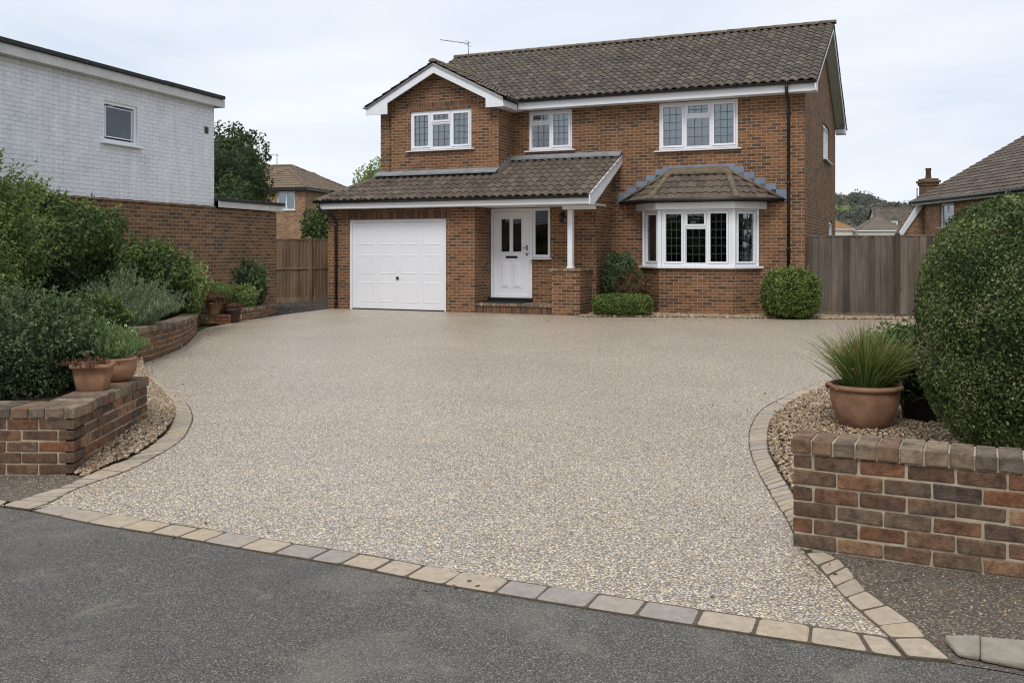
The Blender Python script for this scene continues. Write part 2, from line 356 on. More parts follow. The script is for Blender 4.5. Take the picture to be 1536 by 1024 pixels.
M['l_dead']=m_leaf('leaf_dead',[S(95,69,56),S(118,89,71),S(74,55,46)],.8,.2,.1)
M['l_grass']=m_leaf('leaf_grass',[S(105,126,69),S(136,157,91),S(90,109,62),S(171,172,112),S(171,127,97)],.5,.4)
M['petal']=m_leaf('petal',[S(240,222,214),S(236,200,190),S(244,238,220)],.6,.2,.3)
M['petalpink']=m_leaf('petal_pink',[S(226,186,168),S(214,170,150)],.6,.2,.3)

# ------------------------------------------------------------------ foliage
def lumps(D, rng, n=9, f=3.0):
    r=np.zeros(len(D))
    for i in range(n):
        k=rng.normal(size=3); k/=np.linalg.norm(k); fr=f*(1+rng.random()*2); r+=np.sin(D@k*fr+rng.random()*6.28)/math.sqrt(fr/f)
    return r/n
def leafmesh(name, P, Nn, size, mat, aspect=.5, up=.3, rnd=None, fold=.25, jitter=.7, rng=NR):
    n=len(P); size=size*(.6+.8*rng.random(n)) if np.isscalar(size) else size
    Nn=Nn+rng.normal(size=(n,3))*jitter; Nn/=np.linalg.norm(Nn,axis=1)[:,None]+1e-9
    T=rng.normal(size=(n,3)); T[:,2]+=up*2; T-= (T*Nn).sum(1)[:,None]*Nn; T/=np.linalg.norm(T,axis=1)[:,None]+1e-9
    B=np.cross(Nn,T); s=size[:,None]
    base=P-T*s*.5; tip=P+T*s*.5-Nn*s*.12; mid=P+T*s*.02
    l=mid+B*s*aspect*.5+Nn*s*fold*.4; r=mid-B*s*aspect*.5+Nn*s*fold*.4
    V=np.stack([base,r,tip,l],1).reshape(-1,3); i=np.arange(n)[:,None]*4
    Fc=np.concatenate([i+[0,1,2],i+[0,2,3]],1).reshape(-1,3)
    if rnd is None: rnd=rng.random(n)
    return V,Fc,np.repeat(rnd,2)
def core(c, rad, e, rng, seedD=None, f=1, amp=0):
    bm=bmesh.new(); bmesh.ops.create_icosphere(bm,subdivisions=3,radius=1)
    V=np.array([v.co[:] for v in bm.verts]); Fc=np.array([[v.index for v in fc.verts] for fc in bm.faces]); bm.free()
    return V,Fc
def superdir(n,e,rng):
    D=rng.normal(size=(n,3)); D/=np.linalg.norm(D,axis=1)[:,None]
    k=(np.abs(D)**e).sum(1)**(1/e); return D/k[:,None]
def bush(name, c, rad, n, leaf, mat, label, cat='bush', e=2.4, amp=.12, f=3, depth=.14, aspect=.5, up=.3, zmin=None, jitter=.7, seed=1, gap=.0, group=None, corek=.76, clumpy=0, fold=.25, parent=None, sprigs=0, asmesh=False, shoots=0, slen=.22):
    rng=np.random.default_rng(seed)
    lseed=seed+1000
    def radial(D): return 1+amp*2.2*lumps(D,np.random.default_rng(lseed),9,f)
    D=superdir(n,e,rng); R=radial(D)*(1-np.abs(rng.normal(size=n))*depth)
    if sprigs:
        k=rng.random(n)<sprigs; R[k]*=1+rng.random(k.sum())*.16
    P=D*R[:,None]*np.array(rad)
    if gap>0:
        g=lumps(D*1.0+R[:,None]*.5,np.random.default_rng(lseed+5),12,9); keep=(g>-gap)|(rng.random(n)<.35); P=P[keep]; D=D[keep]
    if zmin is not None:
        kz=P[:,2]+c[2]>zmin; P=P[kz]; D=D[kz]
    Nn=D/np.array(rad); Nn/=np.linalg.norm(Nn,axis=1)[:,None]
    tone=np.clip(.45+.9*lumps(D,np.random.default_rng(lseed+9),8,7)+.22*rng.normal(size=len(P)),0,1)
    if shoots:
        ps=[];ns_=[];ts=[]; rad_=np.array(rad)
        k=0
        while k<shoots:
            dd=superdir(1,e,rng)[0]
            if dd[2]<-.1: continue
            k+=1
            p0=dd*radial(dd[None])[0]*.93*rad_; nn=dd/rad_; nn/=np.linalg.norm(nn); dr=nn*.8+np.array([0,0,.9])+rng.normal(size=3)*.35; dr/=np.linalg.norm(dr)
            Ls=slen*rng.uniform(.35,1.1); m_=max(4,int(Ls/leaf*3.2)); tt=np.linspace(0,1,m_)
            bend=rng.normal(size=3)*.25*Ls
            ps.append(p0+dr*Ls*tt[:,None]+bend*(tt**2)[:,None]+rng.normal(size=(m_,3))*leaf*.22); ns_.append(rng.normal(size=(m_,3))*.8+dr*.4); ts.append(np.clip(.45+.5*tt+rng.normal()*.12+rng.normal(size=m_)*.08,0,1))
        P=np.concatenate([P]+ps); Nn=np.concatenate([Nn]+ns_); tone=np.concatenate([tone]+ts)
    V,Fc,r=leafmesh(name,P,Nn,leaf,mat,aspect,up,tone,fold,jitter,rng)
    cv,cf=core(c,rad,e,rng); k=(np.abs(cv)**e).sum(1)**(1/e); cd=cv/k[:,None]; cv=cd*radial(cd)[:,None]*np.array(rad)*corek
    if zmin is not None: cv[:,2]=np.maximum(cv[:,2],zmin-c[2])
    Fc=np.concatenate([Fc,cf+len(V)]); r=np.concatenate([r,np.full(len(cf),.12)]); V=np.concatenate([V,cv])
    me=npmesh(name,V,Fc,r,mat)
    if asmesh: return me
    o=link(name,me,parent,c); 
    if label: tag(o,label,cat,group)
    return o
def spray(name, c, n, h, spread, leaf, mat, label, cat='plant', aspect=.22, seed=1, parent=None, stems=40, droop=.3, group=None, asmesh=False):
    """upright stems carrying narrow leaves"""
    rng=np.random.default_rng(seed); per=n//stems; Ps=[];Ns=[]
    SV=[];SF=[]
    for s in range(stems):
        a=rng.random()*6.28; q=rng.random()**.6; base=np.array([math.cos(a)*spread*.35*q,math.sin(a)*spread*.35*q,0])
        hh=h*(.6+.45*rng.random())*(1.05-.35*q); out=np.array([math.cos(a),math.sin(a),0])*spread*q*.75
        tt=rng.random(per)**.8
        P=base+out*(tt[:,None]**1.4)+np.array([0,0,1])*(hh*tt*(1-droop*q*tt*.5))[:,None]+rng.normal(size=(per,3))*leaf*.25
        Ps.append(P); N_=rng.normal(size=(per,3)); N_[:,2]*=.4; Ns.append(N_+out*1.5)
        for i in range(4):
            pass
    P=np.concatenate(Ps); Nn=np.concatenate(Ns)
    V,Fc,r=leafmesh(name,P,Nn,leaf,mat,aspect,1.2,np.clip(rng.random(len(P))*.7+.3*P[:,2]/h,0,1),.15,.5,rng)
    me=npmesh(name,V,Fc,r,mat)
    if asmesh: return me
    o=link(name,me,parent,c)
    if label: tag(o,label,cat,group)
    return o
def flowers(parent, pts, size, mat, name='flower'):
    """small daisy-like heads as one part"""
    mb=MB()
    for p in pts:
        q=Vector(p); 
        R_=Matrix.Rotation(random.uniform(-.9,.9),4,'X')@Matrix.Rotation(random.uniform(-.9,.9),4,'Y')
        for k in range(6):
            a=k*PI/3; d=Vector((math.cos(a),math.sin(a),.25)); e_=Vector((-math.sin(a),math.cos(a),0))
            mb.poly([q+R_@(d*size*.15), q+R_@(d*size*.6+e_*size*.28), q+R_@(d*size), q+R_@(d*size*.6-e_*size*.28)])
    return mb.build(name,mat,parent)
def tree(name, loc, th, crown_c, rad, n, leaf, mat, label, seed, cat='tree', group=None, amp=.22):
    root=empty(name,loc); tag(root,label,cat,group)
    mb=MB(); rng=random.Random(seed)
    top=Vector(crown_c); mb.tube([(0,0,-.2),(.05,.02,th*.5),(0,0,th),top*.9+Vector((0,0,0))],[rad[0]*.12,rad[0]*.09,rad[0]*.07,rad[0]*.03],8)
    for k in range(7):
        a=rng.random()*6.28; z=th*(.8+.3*rng.random()); e=Vector((math.cos(a)*rad[0]*.7,math.sin(a)*rad[1]*.7,crown_c[2]+rng.uniform(-.3,.5)*rad[2]))
        mb.tube([(0,0,z),(e*.5+Vector((0,0,z*.5))),e],[rad[0]*.05,rad[0]*.035,rad[0]*.012],6)
    mb.build('trunk',M['bark'],root)
    bush('crown',crown_c,rad,n,leaf,mat,None,amp=amp,f=4,depth=.2,seed=seed,gap=.12,parent=root,corek=.72,jitter=1.0)
    return root

# ------------------------------------------------------------------ building helpers
def wall_grid(mb, O, U, W, z0, z1, thick, holes=(), inward=None, ends=True):
    """vertical wall: front face through O along U (unit, horizontal) from 0..W; holes (u0,u1,v0,v1) in absolute z"""
    O=Vector(O); U=Vector(U); n=U.cross(Vector((0,0,1)))   # outward for U=+x is -y
    us=sorted({0,W}|{h for q in holes for h in q[:2]}); vs=sorted({z0,z1}|{h for q in holes for h in q[2:]})
    def solid(i,j):
        if i<0 or j<0 or i>=len(us)-1 or j>=len(vs)-1: return False
        u=(us[i]+us[i+1])/2; v=(vs[j]+vs[j+1])/2
        return not any(q[0]<u<q[1] and q[2]<v<q[3] for q in holes)
    P=lambda u,v,d: O+U*u+Vector((0,0,v-O.z))-n*d
    for i in range(len(us)-1):
        for j in range(len(vs)-1):
            if not solid(i,j): continue
            a,b,c,d=us[i],us[i+1],vs[j],vs[j+1]
            mb.poly([P(a,c,0),P(b,c,0),P(b,d,0),P(a,d,0)],.5); mb.poly([P(b,c,thick),P(a,c,thick),P(a,d,thick),P(b,d,thick)],.5)
            if not solid(i-1,j): mb.poly([P(a,c,thick),P(a,c,0),P(a,d,0),P(a,d,thick)],.5)
            if not solid(i+1,j): mb.poly([P(b,c,0),P(b,c,thick),P(b,d,thick),P(b,d,0)],.5)
            if not solid(i,j-1): mb.poly([P(a,c,thick),P(b,c,thick),P(b,c,0),P(a,c,0)],.5)
            if not solid(i,j+1): mb.poly([P(a,d,0),P(b,d,0),P(b,d,thick),P(a,d,thick)],.5)
def tile_roof(name, O, U, V, W, L, mat, parent, clips=(), pu=.205, row=.30, amp=.021, t=.028, ns=7, wonk=.004):
    O=Vector(O);U=Vector(U).normalized();V=Vector(V).normalized();N=U.cross(V).normalized()
    mb=MB(); nr=int(math.ceil(L/row)); nc=max(1,round(W/pu)); pu=W/nc
    for i in range(nr):
        for j in range(nc):
            ju=random.uniform(-wonk,wonk); jh=random.uniform(-wonk,wonk)*.7; jv=random.uniform(-wonk,wonk)*1.5
            u0=j*pu; top=[];bot=[];lip=[]
            v0=i*row+jv; v1=min((i+1)*row+.03,L+.02)
            for k in range(ns+1):
                x=k/ns; u=u0+x*pu*1.02+ju
                h=amp*(math.sin(2*PI*x-.6)+.28*math.sin(4*PI*x+.6))+jh
                top.append(O+U*u+V*v1+N*(h+.002)); bot.append(O+U*u+V*v0+N*(h+t)); lip.append(O+U*u+V*(v0+.004)+N*(h-.004))
            r=random.random()
            n=len(mb.v); mb.v+= [tuple(p) for p in bot+top]
            for k in range(ns): mb.f.append((n+k,n+k+1,n+ns+1+k+1,n+ns+1+k)); mb.r.append(r); mb.sm.append(True)
            n=len(mb.v); mb.v+= [tuple(p) for p in lip+bot]
            for k in range(ns): mb.f.append((n+k,n+k+1,n+ns+1+k+1,n+ns+1+k)); mb.r.append(r); mb.sm.append(False)
    # closed deck under the tiles
    a=O-N*.03; q=[a,a+U*W,a+U*W+V*L,a+V*L]; mb.poly(q,.1); mb.poly([p-N*.05 for p in q][::-1],.1)
    me=bpy.data.meshes.new(name); me.from_pydata(mb.v,[],mb.f)
    at=me.attributes.new('rnd','FLOAT','FACE'); at.data.foreach_set('value',np.array(mb.r,dtype=np.float32))
    me.polygons.foreach_set('use_smooth',np.array(mb.sm,dtype=bool))
    if clips:
        bm=bmesh.new(); bm.from_mesh(me)
        for co,no in clips:
            g=bm.verts[:]+bm.edges[:]+bm.faces[:]
            bmesh.ops.bisect_plane(bm,geom=g,dist=1e-5,plane_co=Vector(co),plane_no=Vector(no),clear_outer=True)
        bm.to_mesh(me); bm.free()
    finish(me,mat); return link(name,me,parent)
def ridge_line(name, A, B, rad, mat, parent, step=.33):
    A=Vector(A);B=Vector(B);d=(B-A);L=d.length;d.normalize(); n=max(1,round(L/step)); mb=MB()
    up=Vector((0,0,1)); s=d.cross(up).normalized(); w=s.cross(d)
    for i in range(n):
        a=A+d*(L*i/n); b=A+d*(L*(i+1)/n+.025); r1=rad*1.06; r0=rad*.97; seg=8
        vs=[];
        for (p,r) in ((a,r1),(b,r0)):
            for k in range(seg+1):
                th=PI*k/seg; vs.append(p+s*math.cos(th)*r+w*math.sin(th)*r*.75-w*.02)
        fs=[(k+1,k,seg+1+k,seg+2+k) for k in range(seg)]+[tuple(range(seg+1))]
        fs=[tuple(reversed(f)) for f in fs]
        mb.raw(vs,fs,random.random(),True)
    return mb.build(name,mat,parent)

def window(parent, loc, rot, W, H, lights, sill=True, mat=None, glass=None, curtain=None, came=True, fw=.055, camem=None, sillext=.09, label=None, depth=.07, sideCurtain=0):
    """window mesh = outer frame + sashes; front at local y=0 facing -y"""
    mat=mat or M['upvc']; glass=glass or M['glass']; mb=MB(); d=depth
    mb.box(0,W,0,d,0,fw); mb.box(0,W,0,d,H-fw,H); mb.box(0,fw,0,d,fw,H-fw); mb.box(W-fw,W,0,d,fw,H-fw)
    sash=MB(); panes=MB(); cm=MB()
    for (u0,u1,v0,v1,op,nx,ny) in lights:
        # mullions are the gaps between lights
        s=.045 if op else .018; y0=-.018 if op else .012
        a0,a1,b0,b1=u0+.004,u1-.004,v0+.004,v1-.004
        for q in ((a0,a1,b0,b0+s),(a0,a1,b1-s,b1),(a0,a0+s,b0+s,b1-s),(a1-s,a1,b0+s,b1-s)): sash.box(q[0],q[1],y0,d-.01,q[2],q[3])
        g0,g1,h0,h1=a0+s,a1-s,b0+s,b1-s
        panes.box(g0-.005,g1+.005,.030,.036,h0-.005,h1+.005)
        if came:
            w=.0062
            for i in range(1,nx): x=g0+(g1-g0)*i/nx; cm.box(x-w,x+w,.0225,.029,h0,h1)
            for i in range(1,ny): z=h0+(h1-h0)*i/ny; cm.box(g0,g1,.0225,.0285,z-w,z+w)
    # mullion/transom bars fill between lights
    us=sorted({l[0] for l in lights}|{l[1] for l in lights})
    for i in range(len(us)-1):
        if not any(l[0]<=us[i]+1e-6 and l[1]>=us[i+1]-1e-6 for l in lights): mb.box(us[i],us[i+1],0,d-.003,fw,H-fw)
    cols={}
    for l in lights: cols.setdefault((l[0],l[1]),[]).append(l)
    for (a,b),ls in cols.items():
        ls=sorted(ls,key=lambda l:l[2])
        for p,q in zip(ls,ls[1:]):
            if q[2]-p[3]>.005: mb.box(a,b,0,d-.003,p[3],q[2])
    o=mb.build('window',mat,parent,loc,rot,.004)
    if label: o['label']=label
    sash.build('sash',mat,o,bevel=.005); panes.build('pane',glass,o)
    if came: cm.build('leading',camem or M['came'],o)
    if sill:
        sb=MB(); sb.prism([(-sillext,-.13,-.045),(-sillext,-.13,-.02),(-sillext,.05,-.001),(-sillext,.05,-.045)],(W+2*sillext,0,0)); sb.build('sill',mat,o,bevel=.004)
    if curtain:
        cb=MB(); 
        for (x0,x1) in curtain:
            n=max(6,int((x1-x0)/.03)); 
            for k in range(n):
                xa=x0+(x1-x0)*k/n; xb=x0+(x1-x0)*(k+1)/n; ya=d+.07+.018*math.sin(xa*55); yb=d+.07+.018*math.sin(xb*55)
                cb.poly([(xa,ya,.02),(xb,yb,.02),(xb,yb,H-.02),(xa,ya,H-.02)])
        cb.build('curtain',M['curtain'] if not sideCurtain else M['curtaing'],o)
    return o
def L3(W,H,fw=.055,grid=(3,5)):
    m=.045; c=[fw, W*.335-m/2, W*.335+m/2, W*.665-m/2, W*.665+m/2, W-fw]; tz=H-fw-(H-2*fw)*.30
    return [(c[0],c[1],fw,H-fw,1,grid[0],grid[1]),(c[2],c[3],tz+m/2,H-fw,1,3,2),(c[2],c[3],fw,tz-m/2,0,3,3),(c[4],c[5],fw,H-fw,1,grid[0],grid[1])]
def L2(W,H,fw=.055):
    m=.045; tz=H-fw-(H-2*fw)*.30
    return [(fw,W*.5-m/2,tz+m/2,H-fw,1,3,2),(fw,W*.5-m/2,fw,tz-m/2,0,3,3),(W*.5+m/2,W-fw,fw,H-fw,1,3,5)]
def L1(W,H,fw=.055,nx=3,ny=5,op=1): return [(fw,W-fw,fw,H-fw,op,nx,ny)]

# ================================================================== THE HOUSE
HR=math.radians(-23.7)
house=empty('detached_house',(-4.73,24.05,0),HR)
tag(house,'two-storey brown brick house with white garage door, porch, bay window and tiled gable roofs','house')
HM=Matrix.Translation((-4.73,24.05,0))@Matrix.Rotation(HR,4,'Z')
def HW(x,y,z=0): return HM@Vector((x,y,z))
X=Vector((1,0,0)); Y_=Vector((0,1,0))
T=.25
# ---- walls
mb=MB()
wall_grid(mb,(4.30,2.05,0),X,7.24,0,5.2,T,[(.433,1.615,4.05,5.05),(3.845,5.74,3.91,5.05),(3.6,6.1,1.15,2.40)])
wall_grid(mb,(11.54,2.30,0),Y_,7.65,0,5.2,T,[(4.12,5.9,3.99,4.96),(5.8,6.9,1.3,2.35)])
wall_grid(mb,(11.54,10.2,0),-X,10.67,0,5.2,T)
wall_grid(mb,(.87,9.95,0),-Y_,8.56,0,5.2,T)
mb.prism([(11.54,2.05,5.2),(11.54,10.2,5.2),(11.54,10.2,5.36),(11.54,6.125,7.38),(11.54,2.05,5.36)],(-T,0,0),.5)
mb.prism([(.87,2.05,5.2),(.87,10.2,5.2),(.87,10.2,5.36),(.87,6.125,7.38),(.87,2.05,5.36)],(T,0,0),.5)
mb.build('wall',M['brick'],house)
mb=MB()
wall_grid(mb,(.87,1.14,2.5),X,3.43,2.5,5.2,T,[(.892,2.672,4.09,5.09)])
wall_grid(mb,(4.30,1.39,2.5),Y_,.66,2.5,5.2,T)
mb.prism([(.87,1.14,5.2),(4.30,1.14,5.2),(4.30,1.14,5.25),(2.6,1.14,6.13),(.87,1.14,5.25)],(0,T,0),.5)
mb.build('gable_wall',M['brick'],house)
mb=MB()
wall_grid(mb,(0,0,0),X,4.19,0,2.56,T,[(.628,3.417,0,2.27)])
wall_grid(mb,(4.19,.25,0),Y_,.61,0,2.56,T)
wall_grid(mb,(0,4.2,0),-Y_,3.95,0,2.56,T)
wall_grid(mb,(-.0,4.2,0),X,.87,0,2.56,.1)
mb.build('garage_wall',M['brick'],house)
mb=MB()
wall_grid(mb,(4.19,.86,0),X,2.76,0,2.56,T,[(.0,1.13,.34,2.52),(1.13,1.60,1.32,2.52)])
mb.prism([(6.95,.86,2.56),(6.95,.86,3.18),(6.95,2.05,3.72),(6.95,2.05,0),(6.95,1.11,0),(6.95,1.11,2.56)],(-T,0,0),.5)
mb.prism([(6.95,.0,2.56),(6.95,.86,2.56),(6.95,.86,3.15),(6.95,.0,2.78)],(-.1,0,0),.5)
mb.build('porch_wall',M['brick'],house)
# brick soldier courses (proud 4 mm)
mb=MB(); mb.box(.45,3.6,-.004,.1,2.275,2.50,.5); mb.build('lintel_course',M['soldier'],house)
mb=MB(); mb.box(1.66,3.64,1.136,1.2,5.10,5.30,.5); mb.build('lintel_course',M['soldier'],house)
# pier and step
mb=MB(); mb.box(6.17,6.85,0,.857,0,1.015,.5); p=mb.build('pier',M['brick'],house)
mb=MB()
for k in range(7): mb.box(6.13+k*.1086,6.13+(k+1)*.1086-.006,-.04,.22,1.015,1.075,jit=.002)
for k in range(6): mb.box(6.13,6.36,.225+k*.105,.225+(k+1)*.105-.006,1.015,1.075,jit=.002); mb.box(6.366,6.62,.225+k*.105,.225+(k+1)*.105-.006,1.015,1.074,jit=.002); mb.box(6.626,6.89,.225+k*.105,.225+(k+1)*.105-.006,1.015,1.075,jit=.002)
mb.build('capping',M['coping'],p,bevel=.006)
mb=MB(); mb.box(4.193,6.167,.05,.857,0,.17,.5); st=mb.build('doorstep',M['soldier'],house)
mb=MB()
for k in range(18): mb.box(4.193+k*.1097,4.193+(k+1)*.1097-.007,.02,.25,.17,.235,jit=.002)
for k in range(9):
    for j in range(5): mb.box(4.193+k*.2194,4.193+(k+1)*.2194-.008,.257+j*.12,.257+(j+1)*.12-.007,.17,.234,jit=.002)
mb.build('step_bricks',M['coping'],st,bevel=.006)
mb=MB(); mb.box(4.22,5.34,.70,.86,.236,.335); mb.build('door_sill',M['black'],house,bevel=.004)
# column
mb=MB(); mb.box(6.505,6.625,.12,.24,1.075,2.43); mb.box(6.49,6.64,.105,.255,1.076,1.12); mb.build('porch_column',M['white'],house,bevel=.006)
mb=MB(); mb.box(6.40,7.14,.05,.3,2.432,2.53); mb.build('porch_beam',M['white'],house,bevel=.004)
# ---- fascias, soffits, bargeboards
sl=.445; rz=lambda y: 2.74+sl*(y+.38)
mb=MB(); mb.box(-.1,7.22,-.335,-.305,2.54,2.70); mb.build('fascia',M['white'],house)
mb=MB(); mb.box(-.1,7.20,-.303,-.002,2.535,2.555); mb.box(4.195,7.20,.0,.858,2.535,2.555); mb.build('soffit',M['white'],house)
mb=MB(); mb.prism([(7.205,-.40,2.52),(7.205,-.40,2.74),(7.205,2.045,rz(2.045)+.005),(7.205,2.045,rz(2.045)-.20),(7.205,-.12,2.52)],(.03,0,0)); mb.build('bargeboard',M['white'],house,bevel=.003)
mb=MB(); mb.box(4.58,11.84,1.70,1.73,5.06,5.235); mb.build('fascia',M['white'],house)
mb=MB(); mb.box(4.33,11.80,1.731,2.048,5.062,5.085); mb.box(4.302,4.55,.9,2.0,5.04,5.06); mb.build('soffit',M['white'],house)
mb=MB(); mb.box(4.535,4.565,.875,1.70,5.045,5.20); mb.build('fascia',M['white'],house)
gs=.512; gz=lambda x: 5.24+gs*((x-.62) if x<2.61 else (4.60-x))
mb=MB()
mb.prism([(.60,.84,5.03),(.60,.84,gz(.60)),(2.61,.84,gz(2.61)),(2.61,.84,gz(2.61)-.26),(1.25,.84,gz(1.25)-.25),(1.25,.84,5.03)],(0,.03,0))
mb.prism([(4.55,.84,5.03),(4.08,.84,5.03),(4.08,.84,gz(4.08)-.25),(2.612,.84,gz(2.61)-.26),(2.612,.84,gz(2.61)),(4.55,.84,gz(4.55))],(0,.03,0))
mb.build('bargeboard',M['white'],house,bevel=.003)
mb=MB()
mb.prism([(.60,.87,gz(.60)-.13),(.60,.87,gz(.60)-.10),(2.61,.87,gz(2.61)-.10),(2.61,.87,gz(2.61)-.13)],(0,.268,0))
mb.prism([(4.53,.87,gz(4.53)-.13),(2.612,.87,gz(2.61)-.13),(2.612,.87,gz(2.61)-.10),(4.53,.87,gz(4.53)-.10)],(0,.268,0))
mb.build('soffit',M['white'],house)
mz=lambda y: 5.30+.496*((y-1.62) if y<6.125 else (10.63-y))
mb=MB()
mb.prism([(11.80,1.62,5.06),(11.80,1.62,mz(1.62)-.02),(11.80,6.125,mz(6.125)-.02),(11.80,6.125,mz(6.125)-.22),(11.80,2.0,mz(2.0)-.22),(11.80,2.0,5.06)],(.03,0,0))
mb.prism([(11.80,10.63,5.06),(11.80,10.2,5.06),(11.80,10.2,mz(10.2)-.22),(11.80,6.127,mz(6.125)-.22),(11.80,6.127,mz(6.125)-.02),(11.80,10.63,mz(10.63)-.02)],(.03,0,0))
mb.build('bargeboard',M['white'],house,bevel=.003)
mb=MB()
mb.prism([(11.545,2.06,mz(2.06)-.15),(11.545,2.06,mz(2.06)-.12),(11.545,6.125,mz(6.125)-.12),(11.545,6.125,mz(6.125)-.15)],(.253,0,0))
mb.prism([(11.545,10.6,mz(10.6)-.15),(11.545,6.127,mz(6.125)-.15),(11.545,6.127,mz(6.125)-.12),(11.545,10.6,mz(10.6)-.12)],(.253,0,0))
mb.box(11.545,11.798,10.21,10.6,5.065,5.20)
mb.build('soffit',M['white'],house)
# ---- roofs
def upslope(s): return Vector((0,1,s)).normalized()
tile_roof('roof',(.55,1.60,5.30),X,upslope(.496),11.30,4.525*math.hypot(1,.496),M['tiles'],house,amp=.025)
tile_roof('roof',(11.85,10.65,5.30),-X,Vector((0,-1,.496)),11.30,4.525*math.hypot(1,.496),M['tiles'],house,ns=3)
ridge_line('ridge_tiles',(.52,6.125,7.555),(11.87,6.125,7.555),.12,M['ridge'],house,.4)
Lg=2.01*math.hypot(1,gs)
tile_roof('gable_roof',(.58,4.1,5.26),-Y_,Vector((1,0,gs)),3.30,Lg,M['bown'],house,clips=[((2.61,0,0),(1,0,0)),((.5,.80,0),(0,-1,0))])
tile_roof('gable_roof',(4.63,.80,5.26),Y_,Vector((-1,0,gs)),3.30,Lg,M['bown'],house,clips=[((2.61,0,0),(-1,0,0))])
ridge_line('ridge_tiles',(2.61,.79,6.30),(2.61,3.9,6.30),.11,M['ridge'],house,.4)
hipd=Vector((.92,1.52,0)); hn=Vector((-hipd.y,hipd.x,0)).normalized()
tile_roof('porch_roof',(-.12,-.40,2.74),X,upslope(sl),7.36,2.45*math.hypot(1,sl),M['bown'],house,clips=[((-.12,-.40,0),hn),((0,2.05,0),(0,1,0))],amp=.025,t=.03)
tile_roof('porch_roof',(-.12,3.6,2.74),-Y_,Vector((1,0,.735)),4.0,1.25,M['bown'],house,clips=[((-.12,-.40,0),-hn),((.87,0,0),(1,0,0))])
ridge_line('hip_tiles',(-.10,-.36,2.76),(.80,1.12,3.43),.085,M['ridge'],house,.33)
# flashings
mb=MB(); f=rz(1.14)
mb.box(.80,4.304,1.118,1.137,f+.01,f+.155); mb.prism([(.80,1.12,f+.12),(.80,.93,f-.02+.03),(.80,.93,f+.045),(.80,1.12,f+.14)],(3.52,0,0))
n=5
for k in range(n):
    y0=1.12+k*.186; mb.box(4.303,4.318,y0,y0+.184,rz(y0)-.02,rz(y0+.186)+.12)
mb.build('flashing',M['leadmort'],house)
mb=MB(); f=rz(2.05); mb.box(4.305,7.22,2.03,2.047,f,f+.10); mb.prism([(4.31,2.035,f+.10),(4.31,1.86,f-.02),(4.31,1.86,f+.025),(4.31,2.035,f+.12)],(2.92,0,0)); mb.build('flashing',M['leadmort'],house)
# ---- gutters & pipes
def gutter(a,b,r=.055):
    mb=MB(); a=Vector(a);b=Vector(b);d=(b-a).normalized(); s=d.cross(Vector((0,0,1)))
    prof=[(math.cos(t)*r,math.sin(t)*r) for t in [PI+PI*k/8 for k in range(9)]]
    prof2=[(x*.86,z*.86) for x,z in prof[::-1]]
    P=prof+prof2; n=len(P)
    vs=[p0+s*q[0]+Vector((0,0,q[1])) for p0 in (a,b) for q in P]
    fs=[(k,(k+1)%n,n+(k+1)%n,n+k) for k in range(n)]+[tuple(range(n-1,-1,-1)),tuple(range(n,2*n))]
    mb.raw(vs,fs,.5); L=(b-a).length; k=.4
    while k<L: 
        p=a+d*k; e=s*.0; mb.tube([p+d*-.012+Vector((0,0,-.001)),p+d*.012+Vector((0,0,-.001))],r*1.08,12,.5); k+=1.0
    return mb.build('gutter',M['black'],house)
gutter((-.16,-.395,2.745),(7.19,-.395,2.725)); gutter((4.66,1.63,5.29),(11.84,1.63,5.275)); gutter((4.655,.84,5.25),(4.655,1.57,5.25),.05); gutter((.55,.84,5.25),(.55,2.4,5.25),.05); gutter((11.86,10.69,5.27),(6,10.69,5.27)); gutter((-.19,-.38,2.73),(-.19,3.6,2.73),.05)
mb=MB(); mb.tube([(11.19,1.63,5.24),(11.19,1.63,5.14),(11.19,1.72,5.02),(11.19,1.96,4.86),(11.19,1.985,4.76),(11.19,1.985,.05)],.036,12); 
for z in (4.6,3.0,1.5): mb.tube([(11.19,1.985,z),(11.19,1.985,z+.06)],.044,12); mb.box(11.14,11.24,2.01,2.048,z+.01,z+.05)
mb.build('downpipe',M['black'],house)
mb=MB(); mb.tube([(-.02,-.395,2.70),(-.02,-.395,2.58),(.04,-.36,2.50),(.24,-.12,2.34),(.285,-.065,2.24),(.285,-.065,.10),(.285,-.12,.04)],.036,12)
for z in (2.1,1.1,.15): mb.tube([(.285,-.065,z),(.285,-.065,z+.06)],.044,12)
mb.build('downpipe',M['black'],house)
mb=MB(); mb.tube([(1.158,1.125,5.06),(1.158,1.125,3.6),(1.158,1.10,3.45)],.011,6); mb.build('cable',M['black'],house)
# ---- windows
window(house,(1.762,1.18,4.09),0,1.78,1.0,L3(1.78,1.0),curtain=[(.05,1.73)],label='three-light leaded window in the front gable')
window(house,(4.733,2.09,4.05),0,1.182,1.0,L2(1.182,1.0),curtain=[(.62,1.13)],label='small two-light leaded window beside the gable')
window(house,(8.145,2.09,3.91),0,1.895,1.14,L3(1.895,1.14),curtain=[(.05,1.85)],label='wide leaded bedroom window above the bay')
window(house,(11.50,6.42,3.99),PI/2,1.78,.97,[(.055,.87,.055,.915,1,1,1),(.91,1.725,.055,.915,0,1,1)],came=False,label='upper window on the side wall')
window(house,(11.50,8.10,1.30),PI/2,1.10,1.05,L1(1.10,1.05),came=False,label='lower window on the side wall')
# sidelight by door
window(house,(5.325,.875,1.32),0,.462,1.20,L1(.462,1.20,.045,1,1,0),came=False,glass=M['glassd'],label='dark narrow sidelight beside the front door',sillext=.05)
